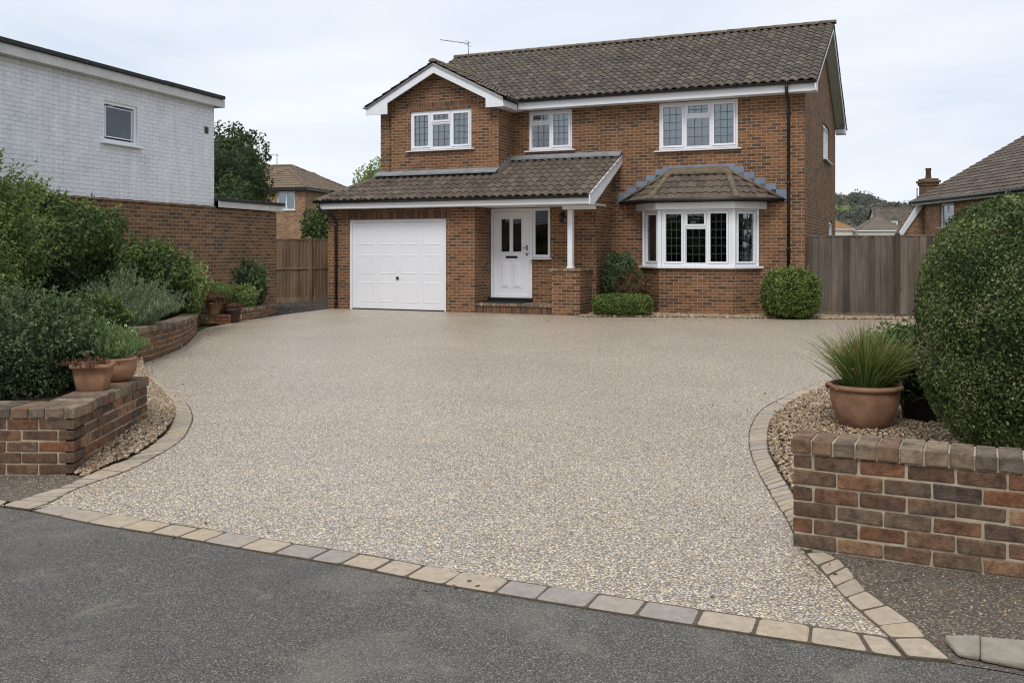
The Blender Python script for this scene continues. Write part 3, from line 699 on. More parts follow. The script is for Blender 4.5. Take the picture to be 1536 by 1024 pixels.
# ---- front door
mb=MB(); x0,x1=4.205,5.318; zb,zt=.336,2.518; y=.875
mb.box(x0,x0+.075,y,y+.07,zb,zt); mb.box(x1-.075,x1,y,y+.07,zb,zt); mb.box(x0+.075,x1-.075,y,y+.07,zt-.075,zt); mb.box(x0+.075,x1-.075,y-.02,y+.07,zb,zb+.05)
fr=mb.build('door_frame',M['upvc'],house,bevel=.005)
a0,a1,b0,b1=x0+.08,x1-.08,zb+.055,zt-.08
gl=[(4.49,4.715),(4.80,5.03)]
mb=MB(); yy=y+.012; yb=y+.06
# stiles and rails around the two lights
us=[a0,gl[0][0],gl[0][1],gl[1][0],gl[1][1],a1]; 
mb.box(a0,a1,yy,yb,b0,1.46); mb.box(a0,a1,yy,yb,2.26,b1)
for i in (0,2,4): mb.box(us[i],us[i+1],yy,yb,1.46,2.26)
for (g0,g1) in gl:
    for q in ((g0-.02,g0,1.44,2.28),(g1,g1+.02,1.44,2.28),(g0,g1,1.44,1.46),(g0,g1,2.26,2.28)): mb.box(q[0],q[1],yy-.012,yy,q[2],q[3])
for (g0,g1) in ((4.475,4.73),(4.79,5.045)):
    for (z0,z1) in ((.56,1.22),):
        mb.box(g0,g1,yy-.007,yy,z0,z1)
        n=len(mb.v); i_=.035; mb.raw([(g0+.02,yy-.007,z0+.02),(g1-.02,yy-.007,z0+.02),(g1-.02,yy-.007,z1-.02),(g0+.02,yy-.007,z1-.02),(g0+.06,yy-.022,z0+.06),(g1-.06,yy-.022,z0+.06),(g1-.06,yy-.022,z1-.06),(g0+.06,yy-.022,z1-.06)],[(0,1,5,4),(1,2,6,5),(2,3,7,6),(3,0,4,7),(4,5,6,7)])
dr=mb.build('front_door',M['door'],house,bevel=.004)
mb=MB(); 
for g in gl: mb.box(g[0],g[1],yy+.012,yy+.018,1.46,2.26)
mb.build('pane',M['glassd'],dr)
mb=MB(); mb.box(4.61,4.92,yy-.012,yy-.001,1.30,1.355); mb.build('letterbox',M['black'],dr,bevel=.003)
mb=MB(); mb.box(5.155,5.20,yy-.01,yy-.001,1.49,1.62); mb.tube([(5.178,yy-.01,1.56),(5.178,yy-.05,1.56),(5.07,yy-.055,1.56)],.011,8); mb.build('handle',M['steel'],dr,bevel=.003)
mb=MB(); mb.tube([(5.178,yy-.001,1.40),(5.178,yy-.016,1.40)],.034,16); mb.build('lock',M['steel'],dr)
mb=MB(); mb.box(4.3,5.3,1.02,1.03,.3,2.5); mb.build('hall_shade_sheet',M['inner'],house)  # added dark sheet, painted shade of the hall behind the door panes
# ---- garage door
mb=MB(); mb.box(.628,.70,.05,.12,0.0,2.27); mb.box(3.35,3.417,.05,.12,0,2.27); mb.box(.70,3.35,.05,.12,2.20,2.27); mb.build('garage_frame',M['upvc'],house,bevel=.004)
mb=MB(); gx0,gx1,gz0,gz1=.705,3.345,.03,2.195; mb.box(gx0,gx1,.075,.115,gz0,gz1)
cw=(gx1-gx0)/4
for i in range(4):
    for (z0,z1) in ((.19,.705),(.90,1.39),(1.62,2.107)):
        a=gx0+.146+i*.632; b=a+.50; yf=.0745; k=.02; dp=.008
        # sunk moulding then raised field
        ring=[(a,z0),(b,z0),(b,z1),(a,z1)]; r2=[(a+k,z0+k),(b-k,z0+k),(b-k,z1-k),(a+k,z1-k)]; r3=[(a+2*k,z0+2*k),(b-2*k,z0+2*k),(b-2*k,z1-2*k),(a+2*k,z1-2*k)]
        vs=[(q[0],yf-.0,q[1]) for q in ring]+[(q[0],yf-dp,q[1]) for q in r2]+[(q[0],yf-dp*.25,q[1]) for q in r3]
        mb.raw(vs,[(0,1,5,4),(1,2,6,5),(2,3,7,6),(3,0,4,7),(4,5,9,8),(5,6,10,9),(6,7,11,10),(7,4,8,11),(8,9,10,11)],.5)
gd=mb.build('garage_door',M['door'],house)
mb=MB(); mb.tube([(2.02,.0745,.80),(2.02,.062,.80)],.04,16); mb.tube([(2.02,.062,.80),(2.02,.04,.80)],.016,10); mb.tube([(1.985,.038,.80),(2.055,.038,.80)],.012,8); mb.build('handle',M['black'],gd,bevel=.003)
mb=MB(); mb.box(.70,3.35,.06,.11,.002,.028); mb.build('door_seal',M['black'],gd)
# ---- wall lantern
mb=MB(); mb.box(6.10,6.16,.845,.859,2.28,2.40); mb.tube([(6.13,.84,2.38),(6.13,.74,2.40),(6.13,.72,2.34)],.009,8); wl=mb.build('wall_lantern',M['black'],house)
mb=MB(); mb.lathe([(.012,.07),(.055,.02),(.052,0),(.035,-.14),(.012,-.155)],8,(6.13,.72,2.30)); mb.build('lantern_glass',M['black'],wl)
# ---- bay window
BP=[Vector((7.76,2.05,0)),Vector((8.32,1.45,0)),Vector((10.04,1.45,0)),Vector((10.53,2.05,0))]
def offs(P,d):
    """offset open polyline outward (to the right-hand side of travel = toward -y)"""
    out=[]
    for i,p in enumerate(P):
        if i==0: u=(P[1]-P[0]).normalized(); nrm=Vector((u.y,-u.x,0)); k=(d/ max(.2,-nrm.y)) ; out.append(Vector((p.x-(d/abs(nrm.x)) ,p.y,0)))
        elif i==len(P)-1: u=(P[-1]-P[-2]).normalized(); nrm=Vector((u.y,-u.x,0)); out.append(Vector((p.x+(d/abs(nrm.x)),p.y,0)))
        else:
            u=(P[i]-P[i-1]).normalized(); v=(P[i+1]-P[i]).normalized(); a=Vector((u.y,-u.x,0)); b=Vector((v.y,-v.x,0)); m=(a+b).normalized(); out.append(p+m*(d/m.dot(a)))
    return out
def band(mb,P,z0,z1,inn=None,r=.5):
    Q=[Vector((p.x,p.y,z0)) for p in P]; mb.prism([(q.x,min(q.y,2.046),z0) for q in Q],(0,0,z1-z0),r)
mb=MB()
P=BP; 
for i in range(3):
    a,b=P[i],P[i+1]; u=(b-a); L=u.length; u.normalize(); n=Vector((u.y,-u.x,0))
    mb.poly([a,b,b+Vector((0,0,1.07)),a+Vector((0,0,1.07))],.5)
bw=mb.build('bay_wall',M['brick'],house)
mb=MB(); band(mb,offs(P,.08),1.072,1.125); sb=mb.build('bay_sill',M['upvc'],bw,bevel=.006)
mb=MB(); band(mb,offs(P,.13),2.447,2.62); mb.build('bay_fascia',M['white'],bw)
for q in ((P[1].x-.045,P[1].x+.045,P[1].y-.005,P[1].y+.085),(P[2].x-.045,P[2].x+.045,P[2].y-.005,P[2].y+.085),(P[0].x,P[0].x+.05,P[0].y-.08,P[0].y-.002),(P[3].x-.05,P[3].x,P[3].y-.08,P[3].y-.002)):
    mb=MB(); mb.box(*q,1.1255,2.447); mb.build('corner_post',M['upvc'],bw,bevel=.01)
HB=1.318
for i in range(3):
    a,b=P[i],P[i+1]; u=(b-a); L=u.length; u.normalize(); ang=math.atan2(u.y,u.x)
    W=L-.10; o=a+u*.05; n=Vector((u.y,-u.x,0)); o=o-n*.012
    lights=L3(W,HB,.055,(3,6)) if i==1 else L1(W,HB,.06,3,6,1)
    if i==1: lights=[(l[0],l[1],l[2],l[3],l[4],l[5],(2 if l[3]-l[2]<.5 else 4) if 0<k<3 else 6) for k,l in enumerate(lights)]
    window(house,(o.x,o.y,1.127),ang,W,HB,lights,sill=False,glass=M['glassd'],camem=M['camed'],curtain={0:[(.02,W-.02)],1:None,2:[(W*.60,W-.05)]}[i],sideCurtain=1,
        label=['left splayed light of the bay window','broad front window of the bay','right splayed light of the bay window'][i])
E0,E1,E2,E3=Vector((7.24,2.05,2.66)),Vector((8.12,1.2,2.66)),Vector((10.18,1.2,2.66)),Vector((11.04,2.05,2.66)); T0,T1=Vector((8.42,2.05,3.36)),Vector((9.81,2.05,3.36))
def rplane(name,O,U2,Tp,clips,mat,**k):
    U=(U2-O).normalized(); w=Tp-O; V=(w-U*w.dot(U)); L=V.length; V.normalize()
    return tile_roof(name,O,U,V,(U2-O).length,L+.02,mat,house,clips=clips,**k)
h1=(T0-E1); n1=Vector((-h1.y,h1.x,0)).normalized(); h2=(T1-E2); n2=Vector((h2.y,-h2.x,0)).normalized()
wc=((0,2.05,0),(0,1,0))
rplane('bay_roof',E1,E2,Vector((8.42,2.05,3.36)),[(E1,n1),(E2,n2),wc],M['bown'],row=.235,pu=.2,amp=.014,t=.028)
rplane('bay_roof',E0,E1,T0,[(E1,-n1),wc],M['bown'],row=.235,pu=.2,amp=.014,t=.028)
rplane('bay_roof',E2,E3,T1,[(E2,-n2),wc],M['bown'],row=.235,pu=.2,amp=.014,t=.028)
ridge_line('hip_tiles',E1+Vector((0,0,.03)),T0+Vector((0,-.03,.03)),.075,M['ridge'],house,.28)
ridge_line('hip_tiles',E2+Vector((0,0,.03)),T1+Vector((0,-.03,.03)),.075,M['ridge'],house,.28)
mb=MB(); mb.prism([(8.40,2.04,3.45),(8.40,1.90,3.30),(8.40,1.90,3.34),(8.40,2.04,3.48)],(1.43,0,0)); 
for a,b in ((E0,T0),(T1,E3)):
    mb.tube([a+Vector((0,-.05,.03)),b+Vector((0,-.05,.03))],.035,8)
mb.build('mortar_fillet',M['ridge'],house)
mb=MB(); mb.box(8.25,9.98,2.034,2.047,3.36,3.52)
for k in range(5):
    t=k/5; xa=E0.x+(T0.x-E0.x)*t; xb=E0.x+(T0.x-E0.x)*(t+.2); z=2.66+.70*t
    mb.box(xa-.12,xb+.0,2.036,2.047-.0005*k,z-.0,z+.24)
    xa=T1.x+(E3.x-T1.x)*t; xb=T1.x+(E3.x-T1.x)*(t+.2); z=2.66+.70*(1-t)-.14
    mb.box(xa,xb+.12,2.036,2.047-.0005*k,z,z+.24)
mb.build('stepped_flashing',M['lead'],house)
mb=MB(); q=[E0,E1,E2,E3]
qq=offs([Vector((v.x,v.y,0)) for v in q],.03)
mb.tube([Vector((v.x,min(v.y,2.0),2.655)) for v in qq],.045,10); mb.build('gutter',M['black'],house)
# ---- aerial
mb=MB(); mb.tube([(.95,6.2,7.4),(.95,6.2,8.02)],.014,8); a=Vector((.95,6.2,7.97)); b=Vector((.05,6.0,8.13)); mb.tube([a,b],.01,6)
for k in range(9):
    p=a.lerp(b,.06+k*.11); h=.13-.006*k; mb.tube([p+Vector((-.03,.16-.01*k,0)),p+Vector((.03,-.16+.01*k,0))],.005,5); 
mb.tube([a+Vector((0,.2,.06)),a+Vector((0,-.2,.06))],.006,5); mb.tube([a+Vector((0,.2,-.06)),a+Vector((0,-.2,-.06))],.006,5)
mb.build('tv_aerial',M['alu'],house)
# doormat
mb=MB(); mb.box(-.48,.48,-.25,.25,0,.018); o=mb.build('doormat',M['rubber'],None,HW(4.80,.42,.237),HR,bevel=.006); tag(o,'dark rubber doormat on the brick step below the white front door','doormat')

# ================================================================== GROUND, ROAD, DRIVE
def pl(px,z=0): return [G(a,b,z) for a,b in px]
gr=sheet('ground',[(-2500,-1500),(2500,-1500),(2500,2500),(-2500,2500)],-.06,M['grass']); tag(gr,kind='structure')
top=[(85,757.5),(180,774),(285,790),(360,802),(450,817),(550,832),(670,855),(768,871),(903,892),(1053,915),(1203,937),(1331,956)]
bot=[(40,764),(160,785),(240,799),(340,815),(430,832),(530,850),(655,872),(768,892),(893,912),(1043,935),(1198,962),(1358,987)]
TOP=pl(top); BOT=[]
for i_ in range(len(TOP)):
    u_=(TOP[min(i_+1,len(TOP)-1)]-TOP[max(i_-1,0)]).normalized(); BOT.append(TOP[i_]+Vector((u_.y,-u_.x,0))*.165)
BOT[-1]=G(1359,986.5); BOT[0]=G(50,766)
li=[(44,763.5),(78,752),(103,738),(137.5,724),(187.5,707),(237.5,682),(272,659),(286,637),(288,621),(281,606),(269,593),(247,577.5),(231,565),(227.5,549),(230,538)]
lo=[(3,758),(26,750),(60,740),(109,723),(150,704),(194,687),(231,665),(254,642),(262.5,618),(256,601),(240,587),(222.5,574),(215.6,559),(212.5,545),(214,536)]
ri=[(1363,985),(1338,957),(1310,932),(1268,895),(1233,855),(1208,829),(1196,812),(1188,792),(1176,771),(1157,742),(1139,710),(1127,681),(1124,660),(1127,638),(1145,613),(1182,593),(1243.6,569),(1300,557),(1380,548),(1480,540)]
ro=[(1428,990),(1390,957),(1358,925),(1298,885),(1263,842),(1236,827),(1222,808),(1212,788),(1199,762),(1186,735),(1163.5,700),(1153,677),(1151,656),(1155,634),(1170,615),(1202,595),(1250,575),(1305,563),(1385,553.5),(1485,545)]
LI,LO,RI,RO=[catmull(pl(q),5) for q in (li,lo,ri,ro)]
# resin drive
farL=pl([(250,520),(298,497),(312,491),(372,479),(440,470),(494,463)])
poly=[TOP[0]]+TOP[1:]+RI[6:]+[Vector((9.5,13.0,0)),Vector((15.5,16.5,0))]+[HW(17,2.6),HW(0.3,2.6)]+[HW(.3,-.02),HW(-.02,-.02)]+farL[::-1][1:]+LI[::-1]
drive=sheet('driveway',poly,0,M['resin']); tag(drive,kind='structure')
# road: everything on the near side of the setts
d=(BOT[-1]-BOT[0]).normalized()
RR=pl([(1428,992),(1536,1010),(1700,1040)])
RL=pl([(-200,735),(-90,748),(5,760)])
road=[RL[0]-d*60]+RL+BOT+RR+[RR[-1]+d*60]+[RR[-1]+d*60+Vector((-4,-9,0)),BOT[0]-d*60+Vector((-4,-9,0))]
o=sheet('road',road,-.006,M['asphalt'],.03); tag(o,kind='structure')
# dirt verges beside the road, in front of the garden walls
o=sheet('verge',[RL[0]-d*40]+RL+LO[0:20]+[Vector((-2.95,6.4,0)),Vector((-3.2,7.5,0)),Vector((-9,8.2,0))]+[RL[0]-d*40+Vector((3,7,0))],-.003,M['verge']); tag(o,kind='structure')
o=sheet('verge',[RO[0]]+RO[:27]+[Vector((1.5,5.2,0)),Vector((8,3.0,0)),RR[-1]+d*40+Vector((0,4,0)),RR[-1]+d*40]+RR[::-1],-.003,M['verge']); tag(o,kind='structure')
# setts
def setts(name, A, B, step, gap=.008, h=.005, along=None):
    """A,B matched polylines; stones laid across between them"""
    mb=MB(); jt=MB()
    LA=[0]
    for i in range(1,len(A)): LA.append(LA[-1]+((A[i]+B[i])/2-(A[i-1]+B[i-1])/2).length)
    def at(P,s):
        s=min(max(s,0),LA[-1]-1e-6)
        for i in range(1,len(P)):
            if LA[i]>=s: t=(s-LA[i-1])/(LA[i]-LA[i-1]); return P[i-1].lerp(P[i],t)
    s=0
    while s<LA[-1]-.02:
        L=random.uniform(*step); e=min(s+L,LA[-1]); a,b,c,dd=at(A,s+gap/2),at(A,e-gap/2),at(B,e-gap/2),at(B,s+gap/2)
        m=(a+b+c+dd)/4
        q=[p+Vector((random.uniform(-1,1)*.003,random.uniform(-1,1)*.003,0)) for p in (a,b,c,dd)]
        if ((q[1]-q[0]).cross(q[2]-q[0])).z<0: q=q[::-1]
        q8=[]
        for j in range(4):
            p_,c_,n_=q[j-1],q[j],q[(j+1)%4]; rr_=random.uniform(.010,.022)
            q8+= [c_+(p_-c_).normalized()*rr_, c_+(p_-c_).normalized()*rr_*.3+(n_-c_).normalized()*rr_*.3, c_+(n_-c_).normalized()*rr_]
        q=q8
        hz=h+random.uniform(-.003,.003); n=4
        # pillowed top: outer ring low, inner ring high
        ring0=[p+Vector((0,0,-.04)) for p in q]; 
        r1=[p+Vector((0,0,hz-.005)) for p in q]
        cc=m; r2=[]; nq=len(q)
        for p in q:
            dv=(cc-p); r2.append(p+dv.normalized()*.010+Vector((0,0,hz)))
        vs=ring0+r1+r2; fs=[]
        for j in range(nq): fs.append((j,(j+1)%nq,nq+(j+1)%nq,nq+j)); fs.append((nq+j,nq+(j+1)%nq,2*nq+(j+1)%nq,2*nq+j))
        fs.append(tuple(range(2*nq,3*nq))); mb.raw(vs,fs,random.random())
        s=e
    o=mb.build(name,M['sett'],None)
    A2=[p+(p-q).normalized()*.009 for p,q in zip(A,B)]; B2=[q+(q-p).normalized()*.003 for p,q in zip(A,B)]  # joint bed widened over the drive, its dark rim a painted shadow line
    pts=A2+B2[::-1]
    j=sheet('joint_bed',pts,.0018,M['joint'],.012,o)
    tag(o,kind='structure'); return o
setts('kerb_edging',TOP,BOT,(.17,.25))
setts('kerb_edging',pl([(-150,729),(-60,741),(18,752)]),pl([(-150,741),(-60,751),(6,759)]),(.17,.25))
nR=26
setts('kerb_edging',RI[:nR],RO[:nR],(.13,.19))
setts('kerb_edging',RI[nR:],RO[nR:],(.085,.125))
setts('kerb_edging',LI,LO,(.09,.14))
o=sheet('joint_bed',pl([(5,758.5),(19,752),(60,738),(112,729),(135,742),(110,762),(60,766)]),-.0045,M['joint']); tag(o,kind='structure')
o=sheet('joint_bed',[TOP[-1]+Vector((-.12,.05,0)),TOP[-1]+Vector((.05,.03,0)),RI[0]+Vector((.16,-.01,0)),BOT[-1]+Vector((-.1,.04,0))],-.0045,M['joint']); tag(o,kind='structure')
# pebble beds (real stones)
def inpoly(P,poly):
    x,y=P[:,0],P[:,1]; n=len(poly); c=np.zeros(len(P),bool); j=n-1
    for i in range(n):
        xi,yi=poly[i][0],poly[i][1]; xj,yj=poly[j][0],poly[j][1]
        c^=((yi>y)!=(yj>y))&(x<(xj-xi)*(y-yi)/(yj-yi+1e-12)+xi); j=i
    return c
bm=bmesh.new(); bmesh.ops.create_icosphere(bm,subdivisions=1,radius=1); ICO=np.array([v.co[:] for v in bm.verts]); ICF=np.array([[v.index for v in f.verts] for f in bm.faces]); bm.free()
def pebbles(name, poly, n, size, zf, label, mat='pebble', flat=.55, zj=.012):
    P=np.empty((0,2)); xs=[p[0] for p in poly]; ys=[p[1] for p in poly]
    while len(P)<n:
        q=np.stack([NR.uniform(min(xs),max(xs),n*2),NR.uniform(min(ys),max(ys),n*2)],1); P=np.concatenate([P,q[inpoly(q,poly)]])
    P=P[:n]; Z=zf(P); s=size*(.5+.9*NR.random(n)**1.4)
    V=ICO[None]*(1+.22*NR.normal(size=(n,12,1)))*np.stack([s,s*(.6+.3*NR.random(n)),s*flat],1)[:,None,:]
    a=NR.random(n)*6.28; b=NR.normal(size=n)*.5; ca,sa,cb,sb=np.cos(a),np.sin(a),np.cos(b),np.sin(b)
    x=V[...,0]; y=V[...,1]; z=V[...,2]
    x,z=x*cb[:,None]-z*sb[:,None], x*sb[:,None]+z*cb[:,None]
    x,y=x*ca[:,None]-y*sa[:,None], x*sa[:,None]+y*ca[:,None]
    V=np.stack([x+P[:,0:1],y+P[:,1:2],z+(Z+NR.random(n)*zj)[:,None]],2).reshape(-1,3)
    Fc=(ICF[None]+(np.arange(n)*12)[:,None,None]).reshape(-1,3)
    me=npmesh(name,V,Fc,np.repeat(NR.random(n),20),M[mat],True); o=link(name,me); tag(o,label,'gravel',kind='stuff'); return o
def bed(poly,z,mat='soil'):
    o=sheet('soil',poly,z,M[mat],.3); tag(o,kind='structure'); return o
# right-hand bed
rb=[tuple(p)[:2] for p in RO[34:]]+[(6.5,11.0),(7.5,5.0),(4.4,3.52),(1.64,4.93)]
rb=[(RO[i].x,RO[i].y) for i in range(40,len(RO))]+[(8.2,11.5),(8.2,2.2),(1.64,4.85)]+[(RO[i].x+.01,RO[i].y) for i in range(32,40)]
bed(rb,-.004)
near=[q for q in rb if True]
vis=[(RO[i].x+.01,RO[i].y) for i in range(34,88)]+[(5.2,10.2),(4.6,7.5),(3.6,5.2),(3.3,4.3),(1.64,4.95)]
pebbles('gravel_bed',vis,34000,.0145,lambda P: .004+0*P[:,0],'loose buff pebbles filling the bed around the big terracotta pot',zj=.02)
# left gravel strip between wall and setts
lp=[(p.x,p.y) for p in LO[17:]]+[(-4.9,12.4),(-5.05,11.5),(-5.1,10.3),(-4.3,8.6),(-3.06,7.8),(-2.935,6.26)]
wallx=lambda y: np.interp(y,[6.245,7.79,9.5,12.3],[-2.924,-3.037,-3.8,-4.85])
bed(lp,.0)
pebbles('gravel_strip',lp,20000,.0145,lambda P: .006+.09*np.clip(1-np.abs(P[:,0]-wallx(P[:,1])-.0)/.28,0,1)*np.clip((P[:,1]-6.2)/1.2,0,1),'buff pebbles heaped between the left brick planter wall and the curved setts')
# gravel along the house foot
hb=[HW(7.0,-.0),HW(6.9,-.28),HW(8.2,.55),HW(9,.8),HW(10.2,.85),HW(11,.95),HW(12.6,1.3),HW(14.2,1.95),HW(14.2,2.2),HW(11.6,2.2),HW(11.5,2.03),HW(10.5,2.03),HW(10.0,1.43),HW(8.3,1.43),HW(7.8,2.03),HW(6.98,2.03)]
hb=[HW(6.87,.9),HW(6.87,-.25),HW(7.6,-.1),HW(8.4,.25),HW(9.2,.6),HW(10.2,.8),HW(11,.95),HW(12.6,1.35),HW(14.2,2.0),HW(14.2,2.28),HW(11.6,2.28),HW(11.5,2.03),HW(10.55,2.03),HW(10.05,1.43),HW(8.3,1.43),HW(7.72,2.03),HW(6.98,2.03)]
hb=[(p.x,p.y) for p in hb]
o=sheet('soil',hb,.006,M['soil']); tag(o,kind='structure')
pebbles('gravel_border',hb,9000,.030,lambda P: .012+0*P[:,0],'tan gravel border running along the foot of the house below the bay')
# dark loose gravel by the left fence
dg=[tuple(p)[:2] for p in farL[2:]]+[(-4.6,25.0),(-3.9,27.6),(-5.4,28.2),(-6.7,26.6),(-5.6,22.2),(-5.6,21)]
o=sheet('path',dg,.004,M['darkgravel']); tag(o,kind='structure')
# broken concrete kerb at lower right
mb=MB(); pts=pl([(1416,964),(1470,966),(1540,974),(1640,990)]); pt2=pl([(1436,985),(1470,992),(1540,1006),(1640,1026)])
for i in range(3): mb.raw([pts[i],pts[i+1],pt2[i+1],pt2[i],pts[i]+Vector((0,0,.035)),pts[i+1]+Vector((0,0,.04)),pt2[i+1]+Vector((0,0,.03)),pt2[i]+Vector((0,0,.02))],[(0,3,2,1),(4,5,6,7),(0,1,5,4),(1,2,6,5),(2,3,7,6),(3,0,4,7)])
o=mb.build('kerb_stone',M['concrete'],bevel=.012); tag(o,kind='structure')
# loose chippings on verge, at wall foot and along the road edge
cps=[Vector((1.35,4.60,0)),Vector((2.9,3.9,0)),Vector((2.9,3.1,0)),Vector((1.62,3.5,0))]
pebbles('loose_stones',[(p.x,p.y) for p in cps],900,.006,lambda P: -.006+0*P[:,0],'scattered small stones on the dirt verge in front of the right wall',zj=.004)
cps=[Vector((-4.5,6.3,0)),Vector((-2.9,6.2,0)),Vector((-2.3,5.6,0)),Vector((-3.4,5.6,0))]
pebbles('loose_stones',[(p.x,p.y) for p in cps],700,.006,lambda P: -.006+0*P[:,0],'scattered small stones on the dirt verge in front of the left planter wall',zj=.004)

# ================================================================== GARDEN WALLS
def brick_wall(name, path, courses, label, thick=.215, z0=0, topz=None, coping_w=None, back=True, seed=3, cstep=.105, endcap=True, ch=.075):
    """path = front-face polyline travelled so that the outward side is on the right hand"""
    rng=random.Random(seed); P=[Vector(p) for p in path]
    Ls=[0]
    for i in range(1,len(P)): Ls.append(Ls[-1]+(P[i]-P[i-1]).length)
    def at(s,off=0,z=0):
        for i in range(1,len(P)):
            if Ls[i]>=s-1e-6 or i==len(P)-1:
                t=(s-Ls[i-1])/(Ls[i]-Ls[i-1]); u=(P[i]-P[i-1]).normalized(); n=Vector((u.y,-u.x,0))
                return P[i-1].lerp(P[i],t)+n*off+Vector((0,0,z)), u, n
    tz=topz or (lambda s: 1.0)
    bodyh=courses*.075
    root=empty(name,P[0]); tag(root,label,'garden wall'); inv=Matrix.Translation(-P[0])
    mb=MB(); mo=MB()
    def brick(s0,s1,za,zb,d0,d1,mbx,jit=.0036,r=None):
        c=[]; r=rng.random() if r is None else r
        for z in (za,zb):
            for (s,o) in ((s0,d0),(s1,d0),(s1,d1),(s0,d1)):
                sm=(s0+s1)/2; m,u,n=at(sm); c.append(m+u*(s-sm)-n*o+Vector((rng.uniform(-jit,jit),rng.uniform(-jit,jit),z+rng.uniform(-jit,jit)))-P[0])
        mbx.raw(c,[(0,3,2,1),(4,5,6,7),(0,1,5,4),(1,2,6,5),(2,3,7,6),(3,0,4,7)],r)
    # corners of the polyline = hard corners: split into segments when the turn is sharp
    segs=[];st=0
    for i in range(1,len(P)-1):
        a=(P[i]-P[i-1]).normalized(); b=(P[i+1]-P[i]).normalized()
        if a.dot(b)<.8: segs.append((st,Ls[i])); st=Ls[i]
    segs.append((st,Ls[-1]))
    for k in range(courses):
        for si,(sa,sb) in enumerate(segs):
            if si<len(segs)-1 and k%2: sb=sb-.1125
            if si>0 and not k%2: sa=sa+.1125
            s=sa; first=True
            off = (.1025 if (k+si)%2 and si==0 else .215)
            while s<sb-.01:
                L=off if first else .215; first=False
                e=min(s+L,sb)
                if sb-e<.06: e=sb
                f=tz((s+e)/2); jd=rng.uniform(-.002,.002)
                lastpull=0 if (e>=segs[si][1]-1e-6) else (.002 if e>=sb-1e-6 else .010)
                a=s; 
                # stop the second segment's bricks clear of the first one's body at a hard corner
                if si>0 and s==sa: a=s+.001
                dep=.1025
                brick(a,e-lastpull,z0+(k*.075+.005)*f,z0+((k+1)*.075-.005)*f,jd,dep,mb)
                s=e
    # mortar core
    for si,(sa,sb) in enumerate(segs):
        if si>0: sa=sa+thick-.004
        n=max(1,int((sb-sa)/.2))
        for j in range(n):
            a=sa+(sb-sa)*j/n+(.006 if j==0 and si==0 else 0); b=sa+(sb-sa)*(j+1)/n-((.006 if si==len(segs)-1 else .06) if j==n-1 else 0)
            f=tz((a+b)/2); brick(a,b,z0-.02,z0+bodyh*f-.002,.007,thick-.006,mo,0,.5)
    if back:
        for k in range(courses):
            for si,(sa,sb) in enumerate(segs):
                s=sa+(thick if si>0 else 0)
                while s<sb-.03:
                    e=min(s+.215,sb); f=tz((s+e)/2); brick(s,e-.01,z0+(k*.075+.005)*f,z0+((k+1)*.075-.005)*f,thick-.1,thick,mb,.0015); s=e+.0
    b=mb.build('brickwork',M['face'],root,bevel=.007); mo.build('mortar',M['mortar'],b)
    # coping on edge, small overhang
    cb=MB(); cw=coping_w or thick
    for si,(sa,sb) in enumerate(segs):
        s=sa-(.012 if si==0 else 0); endp=sb+(.012 if si==len(segs)-1 else 0)
        if len(segs)>1 and si<len(segs)-1: endp=sb-(cw if False else 0)
        s0=s
        if si>0: s=sa+cw+.014
        elif len(segs)>1: endp=sb+.012
        while s<endp-.01:
            L=rng.uniform(cstep*.93,cstep*1.07); e=min(s+L,endp)
            if endp-e<.04: e=endp
            f=tz(min(max((s+e)/2,0),Ls[-1])); zt=z0+bodyh*f
            q=(.000 if si==0 else 0.0)
            brick(s+.002,e-.005,zt+.002,zt+ch+rng.uniform(-.003,.003),-.012+rng.uniform(-.003,.003),cw+.01,cb,.002)
            s=e
    cb.build('coping',M['coping'],root,bevel=.009,seg=3)
    mm=MB()
    for si,(sa,sb) in enumerate(segs):
        if si>0: sa=sa+cw
        n=max(1,int((sb-sa)/.2))
        for j in range(n):
            a=sa+(sb-sa)*j/n; b_=sa+(sb-sa)*(j+1)/n; f=tz((a+b_)/2); brick(a,b_,z0+bodyh*f-.001,z0+bodyh*f+ch-.008,.002,cw-.004,mm,0,.5)
    mm.build('coping_mortar',M['mortar'],root)
    return root
FD=Vector((.9157,-.402,0))
A0=Vector((1.41,4.71,0)); rd=Vector((.914,-.46,0)).normalized()
A0=A0+Vector((.008,.01,0))
brick_wall('garden_wall',[A0,A0+rd*3.6],6,'weathered brick garden wall at lower right in front of the clipped topiary',thick=.215,coping_w=.235,seed=5,topz=lambda s:1.06)
CL=Vector((-2.924,6.245,0)); EL=Vector((-3.037,7.79,0))
brick_wall('garden_wall',[CL-Vector((2.6,.0,0)),CL,EL],5,'L-shaped brick planter wall at left carrying two terracotta pots on its coping',thick=.215,coping_w=.275,seed=9,cstep=.12)
WB=[(-5.35,9.6,0),(-4.98,11.0,0),(-4.87,12.3,0),(-5.05,14.3,0),(-5.62,16.7,0)]
WBp=catmull(WB,5)
brick_wall('garden_wall',WBp,5,'low curved brick retaining wall in front of the rosemary and laurel',thick=.215,coping_w=.26,seed=13,topz=lambda s: 1.10-.33*max(0,(s-2.6))/4.6)
WC=catmull([(-6.25,19.75,0),(-5.95,19.65,0),(-5.66,20.1,0),(-5.50,20.9,0),(-5.52,21.8,0)],4)
brick_wall('garden_wall',WC,3,'small curved brick planter wall at the end of the old brick outbuilding',thick=.16,coping_w=.16,seed=17,topz=lambda s: .85)
# brick plinth
mb=MB()
for k in range(3):
    for j in range(3): mb.box(-.29+j*.195,-.29+(j+1)*.195-.008,-.12,.12,k*.062,(k+1)*.062-.006,jit=.002)
o=mb.build('brick_plinth',M['face'],None,(-6.06,19.15,0),HR,bevel=.006); tag(o,'short stack of dark bricks under the small terracotta pot','plinth')
